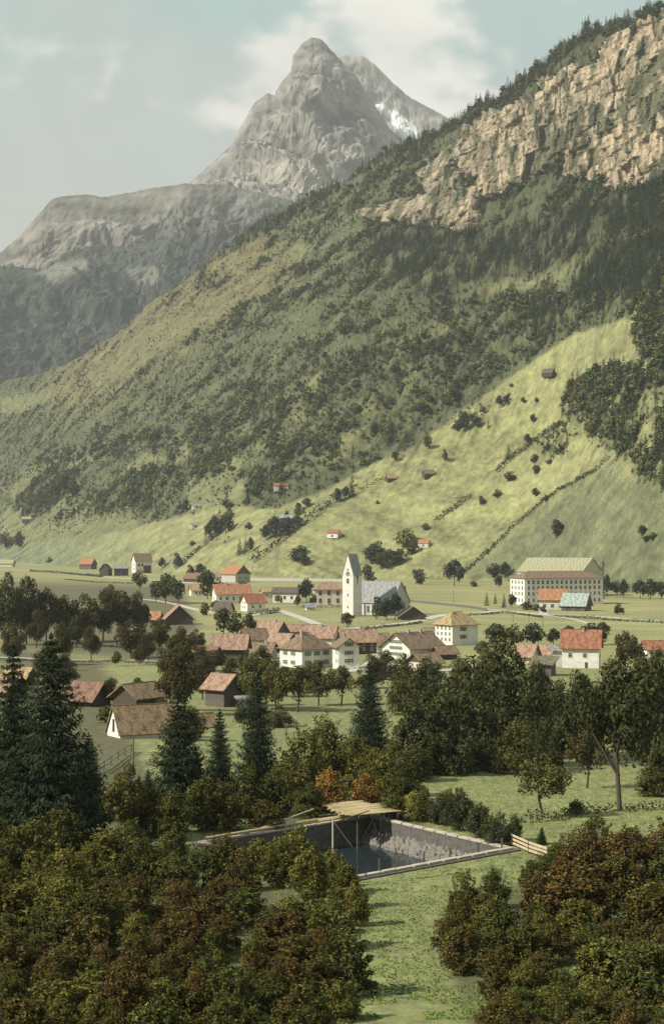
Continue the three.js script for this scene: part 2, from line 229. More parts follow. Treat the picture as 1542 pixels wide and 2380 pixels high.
    for (const [w, h, amp, s] of [[58, 94, 12, 1], [21, 63, 7, 2], [8, 26, 3.2, 3], [3.4, 11, 1.3, 4]]) { const row = (bd + wob * (s < 3 ? 1 : 0.3) + wb2 * 0.5) / h, rj = Math.floor(row), cx = (al + wob * 0.8 + wb2) / w + 0.5 * hash(rj, 0, s), ck = Math.floor(cx), fx = cx - ck, fy = row - rj; push += amp * (hash(ck, rj, s) - 0.5) * 2 + amp * 0.55 * (0.5 - fx); crack += (fx < 0.1 ? 1 : 0) * [0.5, 0.5, 0.35, 0.2][s - 1]; tone += (hash(rj, ck, s + 7) - 0.5) * 0.22 + (fy < 0.12 ? -0.16 : 0); }
    const led = (bd + wob) / 47, fl = led - Math.floor(led); push += 22 * (fl < 0.8 ? fl / 0.8 - 0.5 : (1 - fl) / 0.2 - 0.5) + 3 * fbm(al / 6, bd / 6, 1, 3);
    const e = smooth(0.3, 0.75, rk); push = lerp(-30, clamp(push, -30, 40), e); crack = clamp(crack, 0, 1);
    const X = x - 0.62 * push, Z = -D + 0.7 * push, y = y0 + 2 * e; id = cp.length / 3; at3.set(key, id); cp.push(X, y, Z);
    const w = smooth(-0.2, 0.15, fbm(X / 90, y / 90, D / 90, 3)), rc = which === 5 ? 0.2 : which > 5 ? 0.35 : 1, t = 1 + tone + 0.35 * fbm(al / 5, y / 40, 2, 3) - 0.5 * crack, moss = smooth(0.12, 0.3, (which > 5 ? 0.27 : 0.10) + fbm(al / 20 + 9, y / 90, 3, 3) + 0.25 * fbm(al / 6, y / 10, 3, 2)) * 0.85;
    cc.push(...[[0.27, 0.235, 0.165], [0.29, 0.25, 0.175]][0].map((v, a) => Math.max(0.015, lerp(lerp(v, [0.40, 0.32, 0.215][a], rc * lerp(0.45, 1, w)) * t, [0.075, 0.08, 0.035][a], moss)))); return id;
  };
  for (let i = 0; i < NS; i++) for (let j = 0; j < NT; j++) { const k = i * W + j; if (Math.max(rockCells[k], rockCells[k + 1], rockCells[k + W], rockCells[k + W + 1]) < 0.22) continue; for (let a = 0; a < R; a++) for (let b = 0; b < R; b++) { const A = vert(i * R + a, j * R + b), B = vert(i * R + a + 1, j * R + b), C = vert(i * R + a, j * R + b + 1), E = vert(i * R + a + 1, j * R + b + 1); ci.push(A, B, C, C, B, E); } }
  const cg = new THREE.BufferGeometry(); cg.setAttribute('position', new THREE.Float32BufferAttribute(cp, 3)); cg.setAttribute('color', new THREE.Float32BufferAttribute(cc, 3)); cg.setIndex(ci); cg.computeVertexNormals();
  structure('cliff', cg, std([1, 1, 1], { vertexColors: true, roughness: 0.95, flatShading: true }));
}
// the spot of the mountainside seen at a pixel
function hill(px, py) {
  let best = -1, bd = 1e9;
  for (let a = -2; a <= 2; a++) for (let b = -2; b <= 2; b++) for (const k of slope.bins.get(((px >> 3) + a) * 4096 + (py >> 3) + b) ?? []) { const d = Math.hypot(slope.px[k * 2] - px, slope.px[k * 2 + 1] - py) - slope.P[k * 3 + 2] * 0.0004; if (d < bd) { bd = d; best = k; } }
  return best < 0 ? null : V(slope.P[best * 3], slope.P[best * 3 + 1], slope.P[best * 3 + 2]);
}
// where a pixel lands: flat ground in front of the foot of the slope, else the slope
const spot = (px, py) => py > interp(MEAD, px) ? ground(px, py) : hill(px, py) ?? ground(px, py);

// ---------- distant mountains ----------
function mountain(name, pts, D, fwd, nv, paint, amp, seed, jag, strata = 1, dip = 0.47) {
  const nu = 300, L = [0]; for (let i = 1; i < pts.length; i++) L.push(L[i - 1] + Math.hypot(pts[i][0] - pts[i - 1][0], pts[i][1] - pts[i - 1][1]));
  const P = [], col = [], idx = [], W = nv + nv / 4 + 1, back = nv / 4, LT = L[L.length - 1], TAB = L.map((d, k) => [d, pts[k][1]]), TABX = L.map((d, k) => [d, pts[k][0]]);
  for (let i = 0; i <= nu; i++) {
    const l = LT * i / nu, px = interp(TABX, l), py = interp(TAB, l), c = at(px, py, D), pyAt = (q) => interp(TAB, clamp(q, 0, LT)), jg = (jag * noise(l / 9, seed) + jag * 0.5 * noise(l / 4, seed)) * D / F;
    for (let j = 0; j < W; j++) {
      const v = (j - back) / nv, a = Math.abs(v);
      const bl = Math.min(a, 0.5) * 240, sm = bl < 3 ? py : (pyAt(l - bl) + pyAt(l - bl * 0.6) + pyAt(l - bl * 0.3) + py + pyAt(l + bl * 0.3) + pyAt(l + bl * 0.6) + pyAt(l + bl)) / 7, cy = c.y - jg * smooth(0.02, 0, a) - (sm - py) * D / F * smooth(0, 0.35, a);
      let x = c.x, y = cy * (1 - (v > 0 ? Math.pow(a, 0.85) : a * 1.6)), z = c.z + (v > 0 ? v * fwd : v * fwd * 0.8);
      const q = (y * 0.88 + x * dip), w = 0.25 * smooth(0, 0.015, a) + 0.75 * smooth(0, 0.12, a), band = Math.abs(((q / 170 + 0.5 * fbm(x / 500, y / 500, z / 500, 2)) % 1 + 1) % 1 - 0.5) * 2;
      const b2 = Math.abs(((q / 52 + 0.7 * fbm(x / 240, y / 240, z / 240, 3)) % 1 + 1) % 1 - 0.5) * 2;
      const d = w * amp * (0.62 * ridged(x / 330, y / 330, z / 600 + seed, 5) - 0.25 + 0.45 * band * strata + 0.16 * b2 * strata + 0.5 * fbm(x / 90 + seed, y / 90, z / 180, 4) + 0.10 * ridged(x / 34, y / 34, z / 60 + seed, 3));
      y += d * 0.5; z += d * 0.85; x += w * amp * 0.35 * fbm(x / 160, y / 160, seed, 4);
      P.push(x, y, z); const p = toPx(x, y, z);
      col.push(...paint(p[0], p[1], x, y, z, band * 0.6 + b2 * 0.4).map((t) => Math.max(0.01, t)));
    }
  }
  for (let i = 0; i < nu; i++) for (let j = 0; j < W - 1; j++) { const k = i * W + j; idx.push(k, k + 1, k + W, k + 1, k + W + 1, k + W); }
  const geo = new THREE.BufferGeometry(); geo.setAttribute('position', new THREE.Float32BufferAttribute(P, 3)); geo.setAttribute('color', new THREE.Float32BufferAttribute(col, 3)); geo.setIndex(idx); geo.computeVertexNormals();
  structure(name, geo, std([1, 1, 1], { vertexColors: true, roughness: 1, flatShading: true })); return { P, W, back };
}
const rockGrey = (x, y, z, band, k = 1) => { const n = fbm(x / 120, y / 120, z / 120, 5), m = fbm(x / 40, y / 40, z / 40, 3), t = k * (1.0 + 0.8 * n + 0.8 * m - 0.45 * (1 - band)); return [0.215 * t, 0.198 * t, 0.175 * t]; };
const SNOW = [[[896, 250], [925, 262], [955, 285], [972, 322], [940, 336], [915, 300]], [[880, 235], [905, 262], [900, 275], [872, 245]]];
const SCREE = [[[520, 420], [560, 395], [640, 372], [720, 380], [800, 385], [830, 400], [760, 440], [700, 455], [620, 430]], [[690, 290], [720, 300], [800, 345], [860, 360], [830, 372], [760, 350]]];
mountain('rock_peak_ridge', [[760, 200], [778, 140], [800, 130], [838, 128], [872, 150], [912, 192], [950, 226], [1000, 252], [1060, 285], [1200, 330], [1600, 420]], 8200, 1500, 160, (px, py, x, y, z, b) => { let c = rockGrey(x, y, z, b, 1.3); const s = Math.max(...SNOW.map((p) => soft(p, px + 6 * noise(x / 60, y / 60), py, 4))); return c.map((v) => lerp(v, 0.7, s)); }, 130, 3, 2);
mountain('rock_peak', [[300, 500], [400, 445], [440, 425], [472, 398], [500, 372], [540, 335], [562, 288], [590, 240], [622, 216], [636, 222], [655, 190], [676, 165], [681, 128], [705, 98], [725, 86], [748, 92], [770, 118], [792, 140], [830, 180], [868, 240], [905, 300], [945, 335], [1000, 380], [1100, 450]], 6800, 1900, 272, (px, py, x, y, z, b) => { let c = rockGrey(x, y, z, b, 1); const s = Math.max(...SCREE.map((p) => soft(p, px + 25 * fbm(x / 90, y / 90, 1), py + 20 * fbm(x / 60, y / 30, 4), 12))); return c.map((v, a) => lerp(v, [0.30, 0.275, 0.23][a] * (1 + fbm(x / 30, y / 30, z / 30, 3)), s * 0.75)); }, 150, 8, 2);
mountain('rock_plateau', [[-300, 760], [-100, 660], [0, 588], [50, 545], [90, 498], [122, 462], [150, 456], [205, 452], [240, 458], [280, 452], [360, 436], [430, 427], [480, 428], [560, 440], [700, 480]], 6100, 1000, 200, (px, py, x, y, z, b) => { const c = rockGrey(x, y, z, b, 0.85), n = fbm(x / 150, y / 90, z / 150, 4); return [c[0], c[1] * (1 + 0.1 * n), c[2] * 0.95]; }, 110, 14, 2, 0.8, 0.15);
const PALE = [[[295, 628], [330, 620], [372, 612], [390, 622], [360, 660], [330, 664], [300, 640]], [[85, 640], [110, 618], [200, 600], [210, 625], [150, 645], [125, 665], [105, 640]]];
const woodedRidge = mountain('wooded_ridge', [[-300, 700], [-100, 640], [0, 618], [60, 622], [110, 628], [150, 592], [180, 578], [236, 566], [262, 574], [300, 572], [345, 562], [372, 535], [400, 490], [425, 450], [446, 432], [500, 428], [540, 433], [620, 452], [692, 470], [760, 500], [900, 560]], 5500, 800, 200, (px, py, x, y, z, b) => { const n = fbm(x / 130, y / 130, z / 130, 4), m = fbm(x / 26, y / 26, z / 26, 3), up = smooth(-100, 120, px - 420 - (py - 500) * -0.7) * 0; const t = 0.8 + 0.9 * n + 0.9 * m, hi = smooth(600, 450, py); let c = [lerp(0.045, 0.15, hi) * t, lerp(0.056, 0.145, hi) * t, lerp(0.044, 0.12, hi) * t]; const s = Math.max(...PALE.map((p) => soft(p, px + 10 * n, py + 8 * m, 8))); return c.map((v, a) => lerp(v, [0.15, 0.155, 0.115][a], s * 0.8)); }, 150, 21, 4, 0.3);
// ---------- plants ----------
function leafGeo(list) {   // [centre, normal, size, tone, aspect]
  const n = list.length, P = new Float32Array(n * 12), C = new Float32Array(n * 12), I = new Uint32Array(n * 6), r = rng(n + 5), a = V(0, 0, 0), b = V(0, 0, 0);
  list.forEach(([c, nm, s, tone, asp = 0.62, along], k) => {
    nm = nm.clone().normalize(); along ? a.copy(along) : a.set(r() - 0.5, r() - 0.5, r() - 0.5); a.addScaledVector(nm, -a.dot(nm)).normalize(); b.crossVectors(nm, a);
    const put = (i, u, v, w) => { P[k * 12 + i * 3] = c.x + a.x * u + b.x * v + nm.x * w; P[k * 12 + i * 3 + 1] = c.y + a.y * u + b.y * v + nm.y * w; P[k * 12 + i * 3 + 2] = c.z + a.z * u + b.z * v + nm.z * w; };
    put(0, -s, 0, -s * 0.2); put(1, 0, s * asp, s * 0.15); put(2, s, 0, -s * 0.2); put(3, 0, -s * asp, s * 0.15);
    for (let i = 0; i < 4; i++) C.set(tone, k * 12 + i * 3);
    I.set([k * 4, k * 4 + 3, k * 4 + 1, k * 4 + 1, k * 4 + 3, k * 4 + 2], k * 6);
  });
  const g = new THREE.BufferGeometry(); g.setAttribute('position', new THREE.BufferAttribute(P, 3)); g.setAttribute('color', new THREE.BufferAttribute(C, 3)); g.setIndex(new THREE.BufferAttribute(I, 1)); g.computeVertexNormals(); return g;
}
const HUES = [[1, 1, 1], [1, 1, 1], [0.8, 0.9, 0.9], [1.2, 0.92, 0.8], [1.0, 1.4, 0.8], [1.9, 2.0, 1.3], [0.7, 0.75, 0.8]];
const ball = (r) => { const z = r() * 2 - 1, a = r() * 6.2832, q = Math.sqrt(1 - z * z); return V(q * Math.cos(a), z, q * Math.sin(a)); };
function limb(p, q, r0, r1, n = 5) { const g = new THREE.CylinderGeometry(r1, r0, p.distanceTo(q), n, 1, true); g.translate(0, p.distanceTo(q) / 2, 0); g.applyQuaternion(new THREE.Quaternion().setFromUnitVectors(V(0, 1, 0), q.clone().sub(p).normalize())); g.translate(p.x, p.y, p.z); return g; }
// crown in a unit box (height 1, width 1); lobes hold the leaf clumps
function broad(seed, { lobes = 24, leaves = 4200, size = 0.025, y0 = 0.11, y1 = 1, rl = [0.08, 0.17], airy = 0, lean = 0, limbs = 7, warm = 0.1, twigs = 0, fork = 0 }) {
  const r = rng(seed), L = [], wood = [], cy = (y0 + y1) / 2, hy = (y1 - y0) / 2;
  for (let i = 0; i < lobes; i++) { const d = ball(r), k = Math.pow(r(), 0.4), rad = lerp(...rl, r()); if (y0 < 0.05) { const q = 0.5 - rad * 0.8; L.push({ c: V(d.x * k * q, y0 + rad * 0.6 + Math.abs(d.y) * k * (y1 - y0 - 1.6 * rad), d.z * k * q), r: rad, t: 0.75 + 0.5 * r() }); } else L.push({ c: V(d.x * k * (0.5 - rad * 0.8), cy + d.y * k * (hy - rad), d.z * k * (0.5 - rad * 0.8)), r: rad, t: 0.75 + 0.5 * r() }); }
  L.push({ c: V(0, y1 - rl[1] * 0.9, 0), r: rl[1] * 0.9, t: 1.1 });
  const TW = Array.from({ length: 70 }, () => { const d = ball(r); d.y = Math.abs(d.y) * 1.3 + 0.25; d.x *= 0.62; d.z *= 0.62; return { d, l: (0.5 + 0.2 * r()) * (y0 < 0.025 ? 1 : 0.86) }; }), list = [], tot = L.reduce((a, l) => a + l.r * l.r, 0);
  for (const l of L) for (let n = leaves * l.r * l.r / tot; n > 0; n--) {
    const d = ball(r); if (d.y < -0.3 && r() < 0.5) d.y *= -1; const k = (r() < 0.7 ? 0.8 + 0.34 * r() : 0.4 + 0.5 * r()) + (r() < airy ? 0.45 * r() * r() : 0);
    const c = l.c.clone().addScaledVector(d, l.r * k); if (c.y < 0.01) c.y = 0.01 + 0.03 * r();
    if (twigs && r() < twigs) { const tw = TW[Math.floor(r() * TW.length)], t = 1 - 0.6 * r() * r(); c.copy(tw.d).multiplyScalar(tw.l * t).addScaledVector(ball(r), 0.035); c.y = Math.max(0.01, c.y + y0 + 0.02); d.lerp(tw.d, 0.6); }
    const hue = warm > 0.2 ? HUES[Math.floor(r() * HUES.length)] : HUES[0], u = l.t * (0.45 + 0.75 * r() + 0.5 * r() * r()), w = r() * warm; list.push([c, d.multiplyScalar(1.1).add(ball(r)).add(V(0, 0.35, 0)), size * (0.6 + 0.8 * r()), [u * (1 + w * 2) * hue[0], u * (1 + w * 0.3) * hue[1], u * (1 - w) * hue[2]]]);
  }
  const top = V(lean * 0.12, Math.max(y0 + 0.08, 0.2), 0), w = limbs ? 0.026 : 0.014; wood.push(limb(V(0, -0.03, 0), top, w, w * 0.75, 7));
  if (fork) { const a = V(-0.01, 0.24, 0), b = V(-0.16, 0.40, 0.02), c = V(-0.3, 0.56, 0.02); wood.push(limb(a, b, w * 0.62, w * 0.5, 6), limb(b, c, w * 0.5, w * 0.2, 6)); }
  const top2 = V(lean * 0.2, cy + hy * 0.3, 0); wood.push(limb(top, top2, w * 0.75, w * 0.3, 6));
  for (let i = 0; i < limbs; i++) { const l = L[i % L.length], s = top.clone().lerp(top2, r() * 0.7), m = s.clone().lerp(l.c, 0.5).add(V(0, 0.03 * r(), 0)); wood.push(limb(s, m, w * 0.42, w * 0.28), limb(m, l.c, w * 0.28, w * 0.1)); }
  return { crown: leafGeo(list), wood: mergeGeometries(wood) };
}
function spruce(seed, { whorls = 26, boughs = 10, per = 9, size = 0.03, y0 = 0.03, thick = 1 }) {
  const r = rng(seed), list = [], wood = [limb(V(0, -0.02, 0), V(0, 0.97, 0), 0.016, 0.002, 7)];
  for (let i = 0; i < whorls; i++) {
    const f = i / (whorls - 1), y = lerp(y0, 0.965, Math.pow(f, 0.95)), R = 0.5 * Math.pow(1 - f, 0.72) * (0.84 + 0.3 * r()) + 0.012, nb = Math.max(4, Math.round(boughs * (0.5 + 0.5 * (1 - f)))), a0 = r() * 6.28;
    for (let b = 0; b < nb; b++) {
      const a = a0 + (b + 0.5 * (r() - 0.5)) / nb * 6.2832, len = R * (0.62 + 0.46 * r()) * (i % 2 ? 0.9 : 1.06), dir = V(Math.cos(a), 0, Math.sin(a)), sag = lerp(0.085, 0.012, f) * (0.7 + 0.6 * r()), u0 = 0.65 + 0.6 * r();
      const np = Math.max(3, Math.round(per * (0.25 + 0.75 * len / 0.5))), sx = -dir.z, sz = dir.x;
      for (let k = 0; k < np; k++) {
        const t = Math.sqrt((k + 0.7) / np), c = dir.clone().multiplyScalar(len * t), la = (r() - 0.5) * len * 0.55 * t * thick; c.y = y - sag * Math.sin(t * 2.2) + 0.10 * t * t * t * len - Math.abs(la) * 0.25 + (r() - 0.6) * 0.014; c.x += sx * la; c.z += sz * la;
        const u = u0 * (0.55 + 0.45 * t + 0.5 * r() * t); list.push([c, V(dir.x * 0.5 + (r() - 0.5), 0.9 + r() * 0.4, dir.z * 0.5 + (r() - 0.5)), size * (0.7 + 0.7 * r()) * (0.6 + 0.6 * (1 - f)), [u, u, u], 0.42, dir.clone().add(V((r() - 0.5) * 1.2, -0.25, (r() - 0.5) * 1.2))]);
      }
      if (len > 0.12) { const e = dir.clone().multiplyScalar(len * 0.7); e.y = y - sag * 0.95; wood.push(limb(V(0, y, 0), e, 0.004, 0.002, 3)); }
    }
  }
  return { crown: leafGeo(list), wood: mergeGeometries(wood) };
}
const KIND = {
  broad: [11, 12, 13, 14].map((s) => broad(s, {})),
  far: [21, 22, 23, 24, 25].map((s) => broad(s, { lobes: 14, leaves: 800, size: 0.055, y0: 0.07, limbs: 3, rl: [0.13, 0.22] })),
  apple: [31, 32].map((s) => broad(s, { lobes: 17, leaves: 2300, size: 0.026, y0: 0.2, airy: 0.5, rl: [0.08, 0.15], lean: s === 31 ? 0.3 : -0.6, limbs: 11 })),
  high: [41, 42].map((s) => broad(s, { lobes: 26, leaves: 5600, size: 0.019, fork: 1, y0: 0.29, airy: 0.5, rl: [0.08, 0.15], lean: s === 41 ? 0.1 : -0.3, limbs: 10 })),
  shrub: [51, 52, 53, 54].map((s) => broad(s, { lobes: 34, leaves: 7000, size: 0.0225, y0: 0.02, y1: 1, rl: [0.06, 0.15], airy: 0.9, limbs: 9, warm: 0.22, twigs: 0.36 })),
  sapling: [56, 57, 58].map((s) => broad(s, { lobes: 14, leaves: 5200, size: 0.025, y0: 0.02, y1: 1, rl: [0.06, 0.14], airy: 0.9, limbs: 14, warm: 0.22, twigs: 0.72 })),
  mass: [45, 46, 47].map((s) => broad(s, { lobes: 32, leaves: 5000, size: 0.023, y0: 0.03, rl: [0.07, 0.15], airy: 0.6, twigs: 0.1 })),
  bush: [61, 62, 63].map((s) => broad(s, { lobes: 12, leaves: 420, size: 0.075, y0: 0.03, limbs: 0, rl: [0.15, 0.23] })),
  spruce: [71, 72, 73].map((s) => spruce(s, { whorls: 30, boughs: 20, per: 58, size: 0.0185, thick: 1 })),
  spruceFar: [81, 82].map((s) => spruce(s, { whorls: 15, boughs: 8, per: 4, size: 0.075 })),
};
const leafM = (c, o) => new THREE.MeshPhysicalMaterial({ color: new THREE.Color().setRGB(...c), vertexColors: true, roughness: 0.95, specularIntensity: 0.04, ...o });
const BARK = std([0.075, 0.058, 0.042], { roughness: 1 });
const TONE = { dark: leafM([0.047, 0.056, 0.022]), mid: leafM([0.060, 0.068, 0.024]), brown: leafM([0.056, 0.052, 0.022]), blue: leafM([0.042, 0.053, 0.034]), lit: leafM([0.15, 0.16, 0.05]), rust: leafM([0.058, 0.046, 0.022]), orange: leafM([0.155, 0.098, 0.036]), conifer: leafM([0.017, 0.027, 0.013]), olive: leafM([0.076, 0.080, 0.028]) };
const WORD = { dark: 'dark green', mid: 'green', brown: 'brownish', blue: 'bluish green', lit: 'light yellow-green', rust: 'rust brown', orange: 'orange', conifer: 'dark', olive: 'olive' };
const FORM = { broad: ['broadleaf_tree', 'round-crowned tree', 'tree'], far: ['broadleaf_tree', 'round tree', 'tree'], apple: ['fruit_tree', 'open-crowned fruit tree', 'tree'], sapling: ['shrub', 'loose twiggy shrub', 'shrub'], mass: ['broadleaf_tree', 'full-crowned tree', 'tree'], high: ['broadleaf_tree', 'tall spreading tree', 'tree'], shrub: ['shrub', 'leafy shrub', 'shrub'], bush: ['bush', 'bush', 'bush'], spruce: ['spruce_tree', 'spruce', 'spruce'], spruceFar: ['spruce_tree', 'small spruce', 'spruce'] };
const MARKS = [], pending = [];   // landmarks and plants whose labels are worded last
const landmark = (phrase, px, py) => MARKS.push([phrase, px, py]);
const pr = rng(77); let planted = 0;
function plant(kind, tone, px, py, h, w, group, p = spot(px, py), extra) {
  const D = -p.z, k = D / F, v = KIND[kind], m = v[planted++ % v.length], [name, word, category] = FORM[kind];
  const o = new THREE.Group(); o.name = numbered(name); o.position.copy(p); o.position.y -= 0.02 * h * k; o.rotation.y = kind === 'high' ? 0.15 : kind === 'apple' ? (pr() - 0.5) * 0.8 : pr() * 6.28; o.scale.set(w * k, h * k * 1.02, w * k * (0.9 + 0.2 * pr())); scene.add(o);
  mesh(kind === 'shrub' || kind === 'bush' || kind === 'sapling' ? 'foliage' : 'crown', m.crown, TONE[tone], o); mesh(kind === 'shrub' || kind === 'bush' || kind === 'sapling' ? 'stem' : 'trunk', m.wood, BARK, o);
  tag(o, '', category, group); pending.push({ o, px, py: py - h / 2, base: py, h, w, word: WORD[tone] + ' ' + word, extra }); return o;
}
function wordLabels() {
  const ORD = ['nearest', 'second nearest', 'third nearest', 'fourth nearest', 'fifth nearest', 'sixth nearest', 'seventh nearest', 'eighth nearest', 'ninth nearest', 'tenth nearest', '11th nearest', '12th nearest', '13th nearest', '14th nearest', '15th nearest', '16th nearest'], by = {};
  for (const t of pending) {
    if (t.extra) { t.o.userData.label = t.extra; continue; }
    let b = null, bd = 1e9; for (const m of MARKS) { const d = Math.hypot(t.px - m[1], (t.base - m[2]) * 1.4); if (d < bd) { bd = d; b = m; } }
    const dx = t.px - b[1], dy = (t.base - b[2]) * 1.4, dir = Math.abs(dx) > Math.abs(dy) ? (dx < 0 ? 'left of' : 'right of') : (dy < 0 ? 'beyond' : 'in front of');
    t.dir = dir; t.d = bd; t.place = dir + ' ' + b[0]; (by[t.word + '|' + t.place] ??= []).push(t);
  }
  for (const l of Object.values(by)) { l.sort((a, b) => a.d - b.d); l.forEach((t, i) => { t.o.userData.label = l.length === 1 ? `${t.word} standing ${t.place}` : `${t.word} ${t.place}, ${ORD[i] ?? i + 1 + 'th nearest'} to it`; }); }
}
// hedges: leaf clumps along a line
function hedge(name, label, category, pts, h, w, tone, size, seed, per = 26) {
  const r = rng(seed), list = [], n = pts.length, c = V(0, 0, 0); pts.forEach((p) => c.add(p)); c.multiplyScalar(1 / n);
  for (let i = 0; i < n - 1; i++) { const a = pts[i], b = pts[i + 1], len = a.distanceTo(b), hh = h * (0.7 + 0.6 * r()); for (let k = len * per * h / (size * size * 60); k > 0; k--) { const d = ball(r); d.y = Math.abs(d.y); const p = a.clone().lerp(b, r()).add(V(d.x * w / 2, d.y * hh * (0.5 + 0.5 * r()), d.z * w / 2)).sub(c), u = 0.6 + 0.8 * r(); list.push([p, d.add(ball(r)), size * (0.6 + 0.8 * r()), [u, u, u]]); } }
  const o = thing(name, label, category, c); mesh('foliage', leafGeo(list), TONE[tone], o); return o;
}
// the woods of the mountainside, too many and too alike to count
{
  const r = rng(404), V6 = [1, 2, 3, 4].map((s) => broad(900 + s, { lobes: 9, leaves: 110, size: 0.13, y0: 0.05, limbs: 0, rl: [0.16, 0.26] }).crown), C6 = [1, 2, 3].map((s) => spruce(950 + s, { whorls: 9, boughs: 6, per: 3, size: 0.11 }).crown);
  const lists = [...V6, ...C6].map(() => []), W = NT + 1, q = new THREE.Quaternion(), m = new THREE.Matrix4(), up = V(0, 1, 0), P = slope.P;
  for (let i = 0; i < NS; i++) for (let j = 2; j < NT; j++) {
    const k = i * W + j, f = slope.f[k]; if (f < 0.04 || slope.px[k * 2] < -160 || slope.px[k * 2] > 1700) continue;
    const area = Math.hypot(P[(k + W) * 3] - P[k * 3], P[(k + W) * 3 + 2] - P[k * 3 + 2]) * Math.hypot(P[k * 3 + 3] - P[k * 3], P[k * 3 + 4] - P[k * 3 + 1], P[k * 3 + 5] - P[k * 3 + 2]);
    let n = area / 46 * f * (slope.con[k] > 0.5 ? 1 : 1.1 + 0.9 * smooth(0.7, 0.3, f)); n = Math.floor(n) + (r() < n % 1 ? 1 : 0);
    for (; n > 0; n--) {
      const u = r(), v = r(), g = (c) => lerp(lerp(P[k * 3 + c], P[(k + W) * 3 + c], u), lerp(P[(k + 1) * 3 + c], P[(k + W + 1) * 3 + c], u), v);
      const con = r() < slope.con[k], dense = smooth(0.3, 0.8, f), h = con ? lerp(8, 15, dense) * (0.55 + 0.95 * r()) : lerp(3.4, 12, dense) * (0.45 + 0.7 * r() + 0.8 * r() * r() * r()), w = con ? h * (0.34 + 0.14 * r()) : h * (0.75 + 0.4 * r());
      const which = con ? 4 + Math.floor(r() * 3) : Math.floor(r() * 4), t = 0.5 + 0.9 * r(), lit = (1 - dense) * 0.9;
      m.compose(V(g(0), g(1) - h * 0.04, g(2)), q.setFromAxisAngle(up, r() * 6.28), V(w, h, w));
      lists[which].push([m.clone(), con ? new THREE.Color(0.034 * t, 0.045 * t, 0.022 * t) : new THREE.Color((0.076 + 0.03 * lit) * t * (0.82 + 0.36 * r()), (0.093 + 0.036 * lit) * t, (0.038 + 0.014 * lit) * t)]);
    }
  }
  // the same woods on the far ridge
  const R = woodedRidge; for (let k = 0; k < 9000; k++) { const a = Math.floor(r() * (R.P.length / 3)), x = R.P[a * 3], y = R.P[a * 3 + 1], z = R.P[a * 3 + 2], p = toPx(x, y, z); if (p[0] < -80 || p[0] > 800 || p[1] < 545 - 0.1 * p[0] + 40 * noise(x / 90, z / 90) || PALE.some((q) => soft(q, p[0], p[1], 8) > 0.4)) continue; const h = 11 + 9 * r(), t = 0.6 + 0.8 * r(); m.compose(V(x, y - 1, z), q.setFromAxisAngle(up, r() * 6.28), V(h * 0.5, h, h * 0.5)); lists[4 + (k % 3)].push([m.clone(), new THREE.Color(0.034 * t, 0.045 * t, 0.03 * t)]); }
  const white = leafM([1, 1, 1]); let total = 0;
  lists.forEach((l, i) => { const im = shade(new THREE.InstancedMesh([...V6, ...C6][i], white, l.length)); l.forEach(([a, c], k) => { im.setMatrixAt(k, a); im.setColorAt(k, c); }); total += l.length; im.name = numbered(i < 4 ? 'broadleaf_woods' : 'conifer_woods'); im.userData.kind = 'stuff'; tag(im, i < 4 ? 'broadleaf woods and scrub covering the mountainside' : 'dark conifer woods on the mountainside and along its crest', 'woods', i < 4 ? 'broadleaf woods of the mountainside' : 'conifer woods of the mountainside'); scene.add(im); });
}
